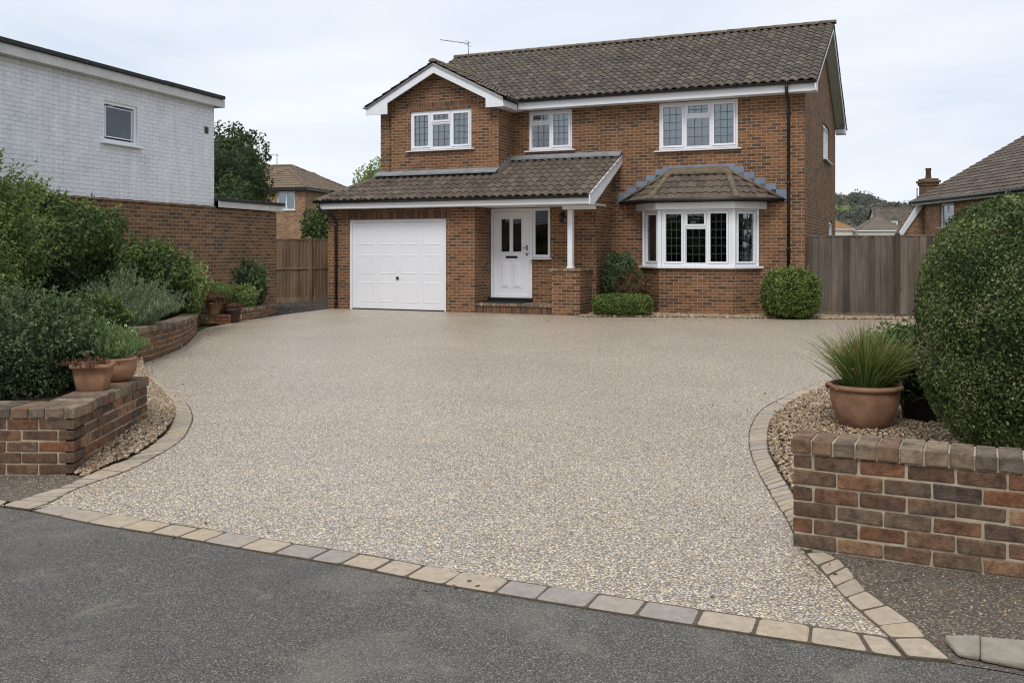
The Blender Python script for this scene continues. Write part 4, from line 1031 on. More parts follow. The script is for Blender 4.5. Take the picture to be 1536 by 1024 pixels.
# planter soils
bed([(-9,6.5),(-3.2,6.5),(-3.3,7.9),(-3.6,8.4),(-5.4,9.6),(-9,9.8)],.40)
bed([(-9.2,9.2),(-5.5,9.62),(-5.2,11.0),(-5.09,12.3),(-5.27,14.3),(-5.8,16.6),(-6.4,18.9),(-7.0,18.4),(-9.8,9)],.34)
bed([(-6.3,19.8),(-5.95,19.75),(-5.8,20.2),(-5.66,20.9),(-5.66,21.7),(-6.2,19.9)],.22)

# ================================================================== LEFT BUILDING
BR=math.atan2(.956,.292); bl=empty('flat_roofed_building',(-5.54,22,0),BR)
tag(bl,'flat-roofed building with white painted upper wall and old brown brick lower wall','building')
mb=MB(); wall_grid(mb,(-16,0,-.05),X,16,-.05,2.38,.3); wall_grid(mb,(0,.3,-.05),Y_,6,-.05,2.38,.3); wall_grid(mb,(-16,9,-.05),-Y_,8.7,-.05,2.38,.3); wall_grid(mb,(0,9,-.05),-X,16,-.05,2.38,.3); mb.build('lower_wall',M['oldbrick'],bl)
mb=MB(); wx=-2.415; wall_grid(mb,(-16,.03,2.42),X,16+wx,2.42,4.56,.25,[(16-5.69,16-4.81,3.43,4.16)]); wall_grid(mb,(wx,.28,2.42),Y_,7.7,2.42,4.56,.25); wall_grid(mb,(-16,8.0,2.42),-Y_,7.72,2.42,4.56,.25); mb.box(-16,wx,7.98,8.2,2.42,4.56)
mb.build('upper_wall',M['whitebrick'],bl)
mb=MB()
for k in range(64):
    x=-16+k*.212; mb.box(x,x+.205,-.03+random.uniform(-.008,.006),.1,2.382,2.418+random.uniform(-.006,.008),jit=.003)
mb.build('ledge_course',M['oldbrick'],bl)
mb=MB(); mb.box(-16.1,wx+.14,-.14,-.10,4.50,4.66); mb.box(wx+.10,wx+.14,-.10,8.2,4.50,4.66); mb.box(-16.1,wx+.10,-.099,.03,4.53,4.55); mb.build('fascia',M['oldwhite'],bl,bevel=.004)
mb=MB(); 
for k in range(14): mb.box(-16.12+k*.986,-16.12+(k+1)*.986-.006,-.19,8.3,4.662,4.735+random.uniform(-.004,.004),jit=.002)
mb.build('roof',M['felt'],bl,bevel=.012)
mb=MB(); mb.box(wx+.002,.10,-.10,-.07,2.40,2.53); mb.box(.07,.10,-.07,6.2,2.40,2.53); mb.build('low_fascia',M['oldwhite'],bl)
mb=MB(); mb.box(wx+.002,.14,-.15,6.3,2.532,2.60,jit=.003); mb.build('low_roof',M['felt'],bl,bevel=.01)
window(bl,(-5.69,.06,3.43),0,.88,.73,L1(.88,.73,.085,1,1,0),came=False,glass=M['frost'],label='small weathered window high in the white wall')
mb=MB(); mb.box(-2.75,-2.63,.018,.05,3.92,4.06); 
for k in range(4): mb.box(-2.745,-2.635,.008,.02,3.93+k*.032,3.945+k*.032)
mb.build('vent',M['vent'],bl)

# ================================================================== FENCES
def fence(name,A,B,H,label,posts,mat,bw=.125,rail=True,gravel=.06,mid=False,seed=1,face=1):
    A=Vector(A);B=Vector(B);d=B-A;L=d.length;rot=math.atan2(d.y,d.x); rng=random.Random(seed)
    root=empty(name,A,rot); tag(root,label,'fence'); 
    ps=sorted(posts)
    for p in ps:
        mb=MB(); mb.box(p-.05,p+.05,-.06,.05,0,H+.045); 
        mb.raw([(p-.05,-.06,H+.045),(p+.05,-.06,H+.045),(p+.05,.05,H+.045),(p-.05,.05,H+.045),(p,-.005,H+.075)],[(0,1,4),(1,2,4),(2,3,4),(3,0,4)])
        mb.build('post',mat,root,bevel=.004)
    ends=[0]+ps+[L]; ends=sorted(set(ends))
    for a,b in zip(ends,ends[1:]):
        if b-a<.15: continue
        a2=a+(.052 if a in ps else 0); b2=b-(.052 if b in ps else 0); mb=MB(); x=a2
        while x<b2-.01:
            w=rng.uniform(.85,1.12)*bw; e=min(x+w,b2); 
            y0=rng.uniform(-.006,.004); zt=H-.03+rng.uniform(-.004,.004); zb=gravel+rng.uniform(-.01,.01)
            mb.raw([(x,y0-.030,zb),(e+.010,y0-.010,zb),(e+.012,y0,zb),(x,y0,zb),(x,y0-.030,zt),(e+.010,y0-.010,zt),(e+.012,y0,zt),(x,y0,zt)],[(0,3,2,1),(4,5,6,7),(0,1,5,4),(1,2,6,5),(2,3,7,6),(3,0,4,7)],rng.random())
            x=e+.003
        pn=mb.build('fence_panel',mat,root,bevel=.002)
        rails=[(-.035,.02,H-.03,H+.005),(.005,.05,.35,.43),(.005,.05,H-.4,H-.32),(-.03,.0,.0,gravel+.03)]+([(-.04,-.005,H*.52,H*.52+.05)] if mid else [])
        for q in rails:
            rb_=MB(); rb_.box(a2,b2,*q,rng.random()); rb_.build('rail',mat,pn,bevel=.003)
    return root
a=HW(11.56,2.35); b=HW(17.5,2.35)
fence('timber_fence',a,b,1.83,'tall grey-brown closeboard timber fence to the right of the house',[1.93,4.3],M['fence'],bw=.135,seed=4)
fence('timber_fence',(-6.66,26.2,0),(-3.9,29.0,0),1.82,'brown timber fence panels between the old brick wall and the garage',[1.15],M['fence2'],bw=.11,mid=True,seed=8,gravel=.12)

# ================================================================== NEIGHBOURING HOUSES
def hip_roof(parent,x0,x1,y0,y1,ze,zr,mat,hip=True,ov=.3,name='roof'):
    w=(y1-y0)/2+ov; yc=(y0+y1)/2; s=(zr-ze)/w; a,b,c,d=x0-ov,x1+ov,y0-ov,y1+ov
    h=w if hip else 0; L=w*math.hypot(1,s)
    q=[]
    cl=lambda p,n:(Vector(p),Vector(n))
    k=dict(ns=3,row=.34,pu=.30,amp=.012,t=.03)
    c1=[cl((a,c,0),(-1,1,0)),cl((b,c,0),(1,1,0))] if hip else []
    tile_roof(name,(a,c,ze),X,Vector((0,1,s)),b-a,L,mat,parent,clips=c1,**k)
    c2=[cl((a,d,0),(-1,-1,0)),cl((b,d,0),(1,-1,0))] if hip else []
    tile_roof(name,(b,d,ze),-X,Vector((0,-1,s)),b-a,L,mat,parent,clips=c2,**k)
    if hip:
        tile_roof(name,(b,c,ze),Y_,Vector((-1,0,s)),d-c,L,mat,parent,clips=[cl((b,c,0),(-1,-1,0)),cl((b,d,0),(-1,1,0))],**k)
        tile_roof(name,(a,d,ze),-Y_,Vector((1,0,s)),d-c,L,mat,parent,clips=[cl((a,c,0),(1,-1,0)),cl((a,d,0),(1,1,0))],**k)
        for (p0,p1) in (((a,c,ze),(a+h,yc,zr)),((b,c,ze),(b-h,yc,zr)),((a,d,ze),(a+h,yc,zr)),((b,d,ze),(b-h,yc,zr))): ridge_line('hip_tiles',p0,p1,.13,M['ridge'],parent,.5)
    if b-a-2*h>.2: ridge_line('ridge_tiles',(a+h,yc,zr),(b-h,yc,zr),.14,M['ridge'],parent,.5)
def simple_house(name,loc,rot,w,d,ze,zr,wall,tile,label,wins=(),hip=True,chim=None,group=None):
    root=empty(name,loc,rot); tag(root,label,'house',group)
    mb=MB(); wall_grid(mb,(-w/2,0,0),X,w,0,ze,.25,[(x,x+a,z,z+h) for x,z,a,h in wins]); wall_grid(mb,(w/2,.25,0),Y_,d-.5,0,ze,.25); wall_grid(mb,(w/2,d,0),-X,w,0,ze,.25); wall_grid(mb,(-w/2,d-.25,0),-Y_,d-.5,0,ze,.25)
    if not hip:
        zz=ze+(zr-ze)*.96
        for sx in (-1,1): mb.prism([(sx*w/2,0,ze),(sx*w/2,d,ze),(sx*w/2,d/2,zz)],(-sx*.25,0,0),.5)
    mb.build('wall',M[wall],root)
    for (x,z,a,h) in wins: window(root,(x,.06,z),0,a,h,[(.07,a/2-.03,.07,h-.07,0,1,1),(a/2+.03,a-.07,.07,h-.07,0,1,1)],came=False,curtain=[(.05,a-.05)])
    hip_roof(root,-w/2,w/2,0,d,ze,zr,M[tile],hip)
    mb=MB(); o=.3; mb.box(-w/2-o,w/2+o,-o-.02,-o,ze-.16,ze-.01); mb.box(w/2+o,w/2+o+.02,-o,d+o,ze-.16,ze-.01); mb.box(-w/2-o-.02,-w/2-o,-o,d+o,ze-.16,ze-.01); mb.box(-w/2-o,w/2+o,-o,-.0,ze-.16,ze-.14); mb.build('fascia',M['black' if wall=='farbrick' else 'white'],root)
    if chim:
        x,y,z0,z1=chim; chimney(root,x,y,z0,z1)
    return root
def chimney(root,x,y,z0,z1,w=.62):
    mb=MB(); mb.box(x-w/2,x+w/2,y-w*.38,y+w*.38,z0,z1-.30,.5); c=mb.build('chimney',M['oldbrick'],root)
    mb=MB(); mb.box(x-w/2-.05,x+w/2+.05,y-w*.38-.05,y+w*.38+.05,z1-.30,z1-.19); mb.box(x-w/2-.1,x+w/2+.1,y-w*.38-.1,y+w*.38+.1,z1-.188,z1-.08); mb.box(x-w/2-.03,x+w/2+.03,y-w*.38-.03,y+w*.38+.03,z1-.079,z1); mb.build('chimney_cap',M['oldbrick'],c,bevel=.01)
    mb=MB(); mb.lathe([(.14,0),(.12,.08),(.105,.30),(.125,.42),(.13,.46),(.10,.46),(.09,.2)],14,(x,y,z1)); mb.build('chimney_pot',M['terradark'],c)
# left background house with front hipped wing
lh=simple_house('brick_house',(-18.3,64,0),math.radians(-14),11,8,5.45,7.6,'farbrick','fartile','brown brick house with hipped tile roof far behind the left timber fence')
wx0,wx1=1.7,6.1; zz=5.47
mb=MB(); wall_grid(mb,(wx0,-3.2,0),X,4.4,0,5.4,.25,[(2.45,3.70,4.05,5.25)]); wall_grid(mb,(wx1,-2.95,0),Y_,4,0,5.4,.25); wall_grid(mb,(wx0,0,0),-Y_,2.95,0,5.4,.25); mb.build('wing_wall',M['farbrick'],lh)
k_=dict(ns=3,row=.34,pu=.30,amp=.012,t=.03); s_=1.45/2.5; L_=2.5*math.hypot(1,s_); e0,e1,yf=wx0-.3,wx1+.3,-3.5
tile_roof('wing_roof',(e0,yf,zz),X,Vector((0,1,s_)),5.0,L_,M['fartile'],lh,clips=[((e0,yf,0),(-1,1,0)),((e1,yf,0),(1,1,0))],**k_)
tile_roof('wing_roof',(e1,yf,zz),Y_,Vector((-1,0,s_)),6.2,L_,M['fartile'],lh,clips=[((e1,yf,0),(-1,-1,0))],**k_)
tile_roof('wing_roof',(e0,2.7,zz),-Y_,Vector((1,0,s_)),6.2,L_,M['fartile'],lh,clips=[((e0,yf,0),(1,-1,0))],**k_)
for p_ in ((e0,yf,zz),(e1,yf,zz)): ridge_line('hip_tiles',p_,((e0+e1)/2,-1.0,zz+1.45),.12,M['ridge'],lh,.5)
mb=MB(); mb.box(e0,e1,yf-.02,yf,zz-.18,zz-.02); mb.box(e1,e1+.02,yf,0,zz-.18,zz-.02); mb.build('fascia',M['black'],lh)
window(lh,(wx0+2.45,-3.14,4.05),0,1.25,1.2,[(.07,.60,.07,1.13,0,1,1),(.65,1.18,.07,1.13,0,1,1)],came=False,curtain=[(.05,1.2)])
mb=MB(); mb.tube([(.3,4.0,7.3),(.3,4.0,8.5)],.03,6); mb.tube([(.45,4.0,8.35),(-1.2,3.9,8.5)],.022,6); mb.build('tv_aerial',M['alu'],lh)
# right neighbour
rn=empty('neighbour_house',(17.5,40,0),-PI/2); tag(rn,'tan brick neighbouring house with long brown tile roof and chimney behind the right topiary','house')
mb=MB(); wall_grid(mb,(0,0,0),X,13,0,3.5,.25,[(1.75,2.95,2.42,3.38)]); wall_grid(mb,(13,.25,0),Y_,9.5,0,3.5,.25); wall_grid(mb,(0,9.75,0),-Y_,9.5,0,3.5,.25)
mb.prism([(.0,-1.25,0),(.0,-1.25,1.55),(.0,-.02,3.45),(.0,-.02,0)],(.25,0,0),.5)
mb.prism([(0,.0,3.5),(0,9.75,3.5),(0,4.9,6.3)],(.25,0,0),.5)
mb.build('wall',M['farbrick'],rn)
mb=MB(); mb.prism([(.26,-1.45,1.35),(.26,-1.45,1.65),(.26,-.10,3.72),(.26,.06,3.72),(.26,.06,3.52)],(.06,0,0)); mb.build('bargeboard',M['white'],rn)
tile_roof('catslide_roof',(-.1,-1.5,1.55),X,Vector((0,1,1.5)),.35,2.4,M['fartile'],rn,ns=3)
tile_roof('roof',(-.25,-.32,3.60),X,Vector((0,1,.58)),13.5,5.2*math.hypot(1,.58),M['bown'],rn,ns=4,row=.32,pu=.3,amp=.014,t=.035)
tile_roof('roof',(13.2,10.1,3.60),-X,Vector((0,-1,.58)),13.5,5.2*math.hypot(1,.58),M['bown'],rn,ns=2,row=.34,pu=.4,amp=.01)
ridge_line('ridge_tiles',(-.3,4.9,6.66),(13.3,4.9,6.66),.14,M['ridge'],rn,.45)
mb=MB(); mb.box(-.2,13.2,-.31,-.28,3.40,3.56); mb.build('fascia',M['oldwhite'],rn)
mb=MB(); mb.tube([(-.25,-.38,3.55),(13.2,-.38,3.52)],.07,8); mb.build('gutter',M['black'],rn)
mb=MB(); mb.tube([(-.22,-.1,3.52),(-.22,4.9,6.5)],.06,6); mb.build('verge_mortar',M['ridge'],rn)
mb=MB(); mb.tube([(-.05,-.15,3.3),(-.05,-.15,4.15)],.03,6); mb.build('vent_pipe',M['alu'],rn)
chimney(rn,-1.0,.75,0,4.62,.68)
window(rn,(1.75,.06,2.42),0,1.2,.96,[(.07,.5,.07,.89,0,1,1),(.56,1.13,.52,.89,0,1,1),(.56,1.13,.07,.46,0,1,1)],came=False,curtain=[(.05,.5)],label='white window of the neighbouring house')
# distant houses under the wooded hill
simple_house('distant_house',(50.8,150,0),math.radians(8),9,8,4.9,7.4,'render','fartileor','distant cream house with orange-tan hipped roof beside the house wall',group=None)
simple_house('distant_house',(57.6,146,0),math.radians(-12),6.6,7,4.6,7.2,'render','fartilegr','distant cream house with grey pyramid roof above the fence')
dh=simple_house('distant_house',(68.5,160,0),math.radians(-6),11,8,5.0,8.9,'render','tiles','distant house with dark slate-grey roof and small white dormer',hip=False)
mb=MB(); mb.box(-3.6,-2.2,.6,3,4.9,6.6); dm=mb.build('dormer',M['oldwhite'],dh); mb=MB(); mb.prism([(-3.8,.5,6.6),(-2.0,.5,6.6),(-2.9,.5,7.2)],(0,2.6,0)); mb.build('dormer_roof',M['tiles'],dm); mb=MB(); mb.box(-3.3,-2.5,.55,.6,5.2,6.2); mb.build('pane',M['glassd'],dm)

# ================================================================== HILL AND WOOD
def hillz(x,y):
    return 16.5*math.exp(-((x-60)/130)**2-((y-330)/85)**2)*(1+.06*math.sin(x*.06+1)+.04*math.sin(x*.13))
mb=MB(); nx,ny=60,30; vs=[];
for j in range(ny+1):
    for i in range(nx+1):
        x=-180+i*9; y=175+j*11; vs.append((x,y,hillz(x,y)-.7))
mb.raw(vs,[(j*(nx+1)+i,j*(nx+1)+i+1,(j+1)*(nx+1)+i+1,(j+1)*(nx+1)+i) for j in range(ny) for i in range(nx)],.5,True)
tag(mb.build('hill',M['grass']),kind='structure')
Vs=[];Fs=[];Rs=[];off=0; hr=np.random.default_rng(21)
bm=bmesh.new(); bmesh.ops.create_icosphere(bm,subdivisions=2,radius=1); I2=np.array([v.co[:] for v in bm.verts]); F2=np.array([[v.index for v in f.verts] for f in bm.faces]); bm.free()
for k in range(560):
    y=hr.uniform(200,335); x=hr.uniform(.30,.50)*y if k%6 else hr.uniform(-.5,.6)*y; z=hillz(x,y); r=hr.uniform(2.0,3.9)*(y/300)**.5*(1.0 if k%6 else 1.5); h=r*hr.uniform(.8,1.1)
    tone=hr.choice([.05,.12,.25,.3,.42,.85,.8,.95],p=[.2,.2,.2,.15,.12,.06,.04,.03]) if y>215 else .6
    if tone>.5 and tone<.9: tone=.6
    if y<235 and hr.random()<.4: tone=.6
    n=230; D=superdir(n,2.2,hr); D[:,2]=np.abs(D[:,2])*1.0-.25*(hr.random(n)); am=1+.35*lumps(D,np.random.default_rng(k),6,3.5)
    P=D*am[:,None]*np.array([r,r,h])+np.array([x,y,z+h*.55])
    V,Fc,rr=leafmesh('x',P,D,.55,None,.8,.1,np.clip(tone+hr.normal(size=n)*.04,0,1),.2,.8,hr)
    Vs.append(V);Fs.append(Fc+off);Rs.append(rr);off+=len(V)
    cd=I2/np.linalg.norm(I2,axis=1)[:,None]; cv=cd*(1+.35*lumps(cd,np.random.default_rng(k),6,3.5))[:,None]*np.array([r,r,h])*.9+np.array([x,y,z+h*.5]); Vs.append(cv);Fs.append(F2+off);Rs.append(np.full(len(F2),tone));off+=len(cv)
me=npmesh('woodland',np.concatenate(Vs),np.concatenate(Fs),np.concatenate(Rs),M['l_far']); o=link('woodland',me); tag(o,'dark mixed woodland covering the far hill on the horizon','woodland',kind='stuff')

# ================================================================== TREES BEHIND
tree('tree',(-11.0,36,0),3,(0,0,4.1),(1.75,1.7,2.25),9000,.16,M['l_tree'],'dark green round-crowned tree rising behind the white painted wall',31)
tree('tree',(-10.1,34.0,0),1.5,(0,0,2.5),(1.05,1.2,1.5),5000,.14,M['l_tree'],'lower green tree sloping down beside the far brick house',32)
tree('tree',(-5.4,38,0),2.5,(0,0,3.6),(1.05,1.0,1.55),3500,.13,M['l_light'],'treetop just showing above the porch roof beside the gable',33)
tree('tree',(-6.1,31.5,0),.9,(0,0,1.85),(1.05,.9,1.15),6500,.12,M['l_laurel'],'leafy bright green shrub tree standing behind the brown timber fence',34)

# ================================================================== PLANTS
# right
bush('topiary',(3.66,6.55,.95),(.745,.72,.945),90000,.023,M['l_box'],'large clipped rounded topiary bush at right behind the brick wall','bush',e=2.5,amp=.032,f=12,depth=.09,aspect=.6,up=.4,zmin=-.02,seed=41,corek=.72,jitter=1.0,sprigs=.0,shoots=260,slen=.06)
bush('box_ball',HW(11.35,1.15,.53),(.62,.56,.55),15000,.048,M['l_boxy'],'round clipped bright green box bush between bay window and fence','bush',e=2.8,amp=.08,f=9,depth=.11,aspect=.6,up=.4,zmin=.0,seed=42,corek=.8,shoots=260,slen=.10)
bush('low_hedge',HW(7.75,.35,.25),(.68,.40,.26),6000,.045,M['l_boxy'],'low clipped green hedge at the foot of the house beside the pier','hedge',e=4.5,amp=.03,f=4,depth=.08,aspect=.6,up=.4,zmin=.0,seed=43,corek=.8)
bush('shrub',HW(7.42,1.25,.8),(.44,.4,.60),6000,.05,M['l_dark'],'dark upright evergreen shrub in the corner between porch and bay','bush',e=2.6,amp=.17,f=5,depth=.16,zmin=.0,seed=44,shoots=140,slen=.13)
bush('shrub',HW(7.78,1.0,.55),(.42,.36,.42),2600,.06,M['l_red'],'russet-leaved shrub between the dark evergreen and the low hedge','bush',e=2.2,amp=.2,depth=.25,zmin=.0,seed=45,gap=.1,shoots=90,slen=.2)
# pots
def pot_mesh(name,prof,loc,label,mat,seg=40,sx=1,sy=1,rot=0,soilr=None,soilz=0,handles=False,tilt=0):
    root=empty(name,loc,rot); root.rotation_euler=(tilt,0,rot); tag(root,label,'plant pot')
    mb=MB(); mb.lathe(prof,seg,(0,0,0),.5,sx,sy); mb.build('pot_body',M[mat],root)
    if soilr:
        mb=MB(); mb.lathe([(.001,soilz+.015),(soilr*.5,soilz+.012),(soilr,soilz)],24,(0,0,0),.5,sx,sy); mb.build('soil',M['soil'],root)
    if handles:
        for a in (PI*.03,PI*1.0):
            mb=MB(); R=.305; pts=[]
            for k in range(15):
                t=-.5+k/14; pts.append((math.cos(a+t*.55)*(R+.035*math.cos(t*PI)),math.sin(a+t*.55)*(R+.035*math.cos(t*PI)),.335+.045*math.cos(t*PI)+.004*math.sin(k*2.2)))
            mb.tube(pts,.014,8); mb.build('handle',M[mat],root)
    return root
big=[(.001,.0),(.175,.0),(.19,.012),(.225,.07),(.258,.15),(.277,.23),(.282,.30),(.283,.325),(.295,.328),(.305,.338),(.308,.352),(.300,.366),(.285,.372),(.270,.366),(.262,.345),(.255,.30),(.001,.295)]
pot_mesh('terracotta_pot',big,(2.99,7.93,.0),'large round terracotta pot with rolled rim holding ornamental grass','terra',handles=True,soilr=.256,soilz=.31,rot=.2)
# ornamental grass
def grass(name,loc,n,h,spread,mat,label,seed,w=.0055):
    rng=np.random.default_rng(seed); K=6; V=[];Fc=[];R=[]; o=0
    for i in range(n):
        a=rng.random()*6.28; q=rng.random()**.7; b=np.array([math.cos(a),math.sin(a),0]); base=b*q*spread*.30; L=h*(.45+.65*rng.random()); lean=spread*(.25+1.1*q)*rng.uniform(.4,1.15); side=np.array([-b[1],b[0],0])+rng.normal(size=3)*.3; side/=np.linalg.norm(side)
        cur=rng.uniform(.6,1.4)
        tz=rng.random()
        for k in range(K):
            t=k/(K-1); p=base+b*lean*(t**(1.6*cur))*.8+np.array([0,0,L*(t-.18*q*t**3*cur*1.6)])
            ww=w*(1-t**1.5)*(.6+.4*math.sin(min(1,t*3)*1.57))+.0006; V+= [p-side*ww,p+side*ww]
            if k: 
                Fc+= [[o+2*k-2,o+2*k-1,o+2*k+1],[o+2*k-2,o+2*k+1,o+2*k]]; c=min(.99,max(0,tz*.55+ (.55 if t>.75 and rng.random()<.5 else 0))); R+=[c,c]
        o+=2*K
    me=npmesh(name,np.array(V),np.array(Fc),np.array(R),mat); ob=link(name,me,None,loc); tag(ob,label,'ornamental grass'); return ob
grass('ornamental_grass',(2.99,7.93,.30),1200,.60,.45,M['l_grass'],'spiky green ornamental grass with russet tips growing from the large terracotta pot',51)
bp=[(.001,0),(.13,0),(.14,.01),(.165,.20),(.175,.205),(.178,.225),(.17,.235),(.155,.22),(.001,.19)]
pot_mesh('black_pot',bp,(3.62,8.25,.0),'black plastic pot half hidden between terracotta pot and topiary','plasticpot',soilr=.15,soilz=.2,sx=1.15,sy=1.1)
bush('shrub',(3.50,8.3,.50),(.36,.36,.34),3200,.06,M['l_laurel'],'leafy green shrub growing between the ornamental grass and the topiary','bush',amp=.16,depth=.22,seed=52,zmin=.12,aspect=.4,shoots=60,slen=.08)
for i,(x,y) in enumerate(((2.82,5.75),(3.0,5.55),(2.62,6.5))):
    o=spray('weed',(x,y,0),90,.07,.12,.035,M['l_light'],['small bright green weed in the pebbles below the topiary','tiny green weed in the pebbles near the wall coping','small weed in pebbles in front of the terracotta pot'][i],'weed',aspect=.4,seed=60+i,stems=9)
# left planter
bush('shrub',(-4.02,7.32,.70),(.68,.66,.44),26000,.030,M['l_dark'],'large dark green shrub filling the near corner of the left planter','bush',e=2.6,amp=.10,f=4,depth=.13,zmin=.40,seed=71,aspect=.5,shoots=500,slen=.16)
def rectpot(loc,rot):
    root=empty('terracotta_trough',loc,rot); tag(root,'rectangular terracotta trough with a dried plant on the planter wall coping','plant pot')
    def ring(w,d,z,r=.03,n=4):
        out=[]
        for cx,cy,a0 in ((w/2-r,-d/2+r,-PI/2),(w/2-r,d/2-r,0),(-w/2+r,d/2-r,PI/2),(-w/2+r,-d/2+r,PI)):
            for k in range(n+1): a=a0+PI/2*k/n; out.append((cx+math.cos(a)*r,cy+math.sin(a)*r,z))
        return out
    R=[(.20,.13,0),(.215,.14,.005),(.245,.165,.10),(.265,.18,.165),(.285,.20,.168),(.292,.207,.178),(.29,.205,.196),(.28,.195,.200),(.258,.173,.197),(.25,.165,.16)]
    mb=MB(); vs=[p for r in R for p in ring(*r)]; n=20
    fs=[(i*n+k,i*n+(k+1)%n,(i+1)*n+(k+1)%n,(i+1)*n+k) for i in range(len(R)-1) for k in range(n)]+[tuple(range(n-1,-1,-1))]
    mb.raw(vs,fs,.5,True); mb.build('pot_body',M['terra'],root)
    mb=MB(); mb.poly(ring(.252,.167,.17),.5); mb.build('soil',M['soil'],root)
zc=5*.075+.076
rectpot((-3.15,7.03,zc),math.radians(8))
rp=[(.001,0),(.075,0),(.09,.006),(.125,.04),(.148,.09),(.152,.125),(.146,.16),(.150,.170),(.156,.178),(.153,.188),(.14,.19),(.134,.18),(.13,.15),(.001,.145)]
pot_mesh('terracotta_bowl',rp,(-3.17,7.50,zc),'round bellied terracotta bowl with daisies behind the rectangular trough','terra',soilr=.131,soilz=.155)
spray('dried_plant',(-3.17,7.03,zc+.160),900,.13,.22,.028,M['l_dead'],'withered brown plant drooping over the rectangular trough','plant',seed=73,stems=40,aspect=.35,droop=1.2)
d1=spray('daisy_plant',(-3.36,7.66,zc+.08),11000,.44,.36,.036,M['l_daisy'],'fresh green daisy plant with pale pink flowers in the terracotta bowl','plant',seed=74,stems=240,aspect=.17)
rr=random.Random(5)
flowers(d1,[(rr.uniform(-.26,.24),rr.uniform(-.25,.1),rr.uniform(.26,.40)) for _ in range(22)],.014,M['petal'])
d2=spray('daisy_plant',(-3.85,7.95,.42),5200,.62,.62,.045,M['l_sage'],'tall grey-green daisy bush with white flowers behind the dark planter shrub','plant',seed=75,stems=120,aspect=.18)
flowers(d2,[(rr.uniform(-.25,.3),rr.uniform(-.3,.1),rr.uniform(.5,.68)) for _ in range(12)],.02,M['petal'])
bush('shrub',(-5.55,8.7,1.0),(.85,.8,.80),20000,.042,M['l_laurel'],'mid-green leafy shrub at the left edge of the frame below the tall hedge','bush',amp=.15,depth=.18,f=4,zmin=.4,seed=76,aspect=.42,shoots=420,slen=.3)
bush('shrub',(-6.35,9.9,1.35),(1.15,.9,1.2),24000,.05,M['l_laurel'],'tall wispy shrub with reddish twigs at the far left against the white wall','bush',amp=.18,depth=.2,f=4,zmin=.4,seed=77,aspect=.4,shoots=420,slen=.5)
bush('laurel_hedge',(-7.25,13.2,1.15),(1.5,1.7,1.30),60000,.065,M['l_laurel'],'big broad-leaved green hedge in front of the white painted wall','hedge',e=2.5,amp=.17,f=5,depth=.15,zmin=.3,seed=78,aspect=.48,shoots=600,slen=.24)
spray('rosemary',(-5.33,12.9,.36),18000,.95,.82,.055,M['l_sage'],'grey-green rosemary bush with fine upright leaves behind the curved wall','bush',seed=79,stems=360,aspect=.15,droop=.45)
bush('shrub',(-5.22,11.6,.60),(.40,.45,.32),4500,.055,M['l_laurel'],'small green shrub with red flowers just left of the rosemary','bush',amp=.16,depth=.2,zmin=.36,seed=80,aspect=.42,shoots=120,slen=.12)
bush('shrub',(-6.15,15.9,.92),(.60,.8,.66),15000,.062,M['l_laurel'],'broad mid-green laurel shrub to the right of the rosemary','bush',amp=.16,f=4,depth=.16,zmin=.33,seed=81,shoots=260,slen=.26)
bush('shrub',(-6.03,17.0,.72),(.42,.5,.45),5200,.075,M['l_light'],'lighter green shrub overhanging the end of the curved wall','bush',amp=.16,depth=.18,zmin=.30,seed=82,shoots=150,slen=.22)
bush('shrub',(-6.08,20.9,.72),(.62,.5,.45),7000,.065,M['l_dark'],'dark leafy shrub against the old brick wall beyond the pots','bush',amp=.15,depth=.18,zmin=.22,seed=83,shoots=160,slen=.25)
bush('shrub',(-5.86,20.35,.46),(.30,.26,.27),2600,.055,M['l_light'],'small pale variegated shrub in the small curved planter','bush',amp=.12,depth=.16,zmin=.22,seed=84,shoots=90,slen=.15)
bush('shrub',(-6.15,19.65,.62),(.27,.25,.20),2600,.035,M['l_light'],'fine yellow-green rounded plant between the russet plant and curved planter','bush',amp=.06,depth=.1,seed=85)
sp=[(.001,0),(.10,0),(.11,.01),(.145,.20),(.16,.205),(.165,.24),(.155,.25),(.14,.235),(.001,.2)]
pot_mesh('terracotta_pot',sp,(-6.10,19.15,.188),'small terracotta flowerpot standing on the short brick plinth','terra',soilr=.142,soilz=.22)
pot_mesh('clay_pot',[(a*1.15,b*1.2) for a,b in sp],(-5.78,19.35,0),'dark brown clay pot on the ground left of the curved planter','terradark',soilr=.16,soilz=.26)
bush('potted_plant',(-6.10,19.15,.52),(.25,.22,.13),1500,.05,M['l_red'],'russet-leaved plant in the small terracotta flowerpot','plant',amp=.2,depth=.3,seed=86)
bush('potted_plant',(-5.78,19.35,.34),(.19,.18,.08),700,.045,M['l_dead'],'withered brown plant in the dark clay pot','plant',amp=.2,depth=.3,seed=87)
# shady planting strip fillers along the outbuilding
bush('shrub',(-7.2,16.6,.95),(.7,.9,.75),5000,.09,M['l_dark'],'dark shrub in shade behind the laurel against the brick wall','bush',amp=.15,depth=.18,zmin=.3,seed=88)

pebbles('loose_gravel',dg,2500,.022,lambda P: .008+0*P[:,0],'dark loose gravel between the old brick wall, the timber fence and the garage',mat='darkstone')
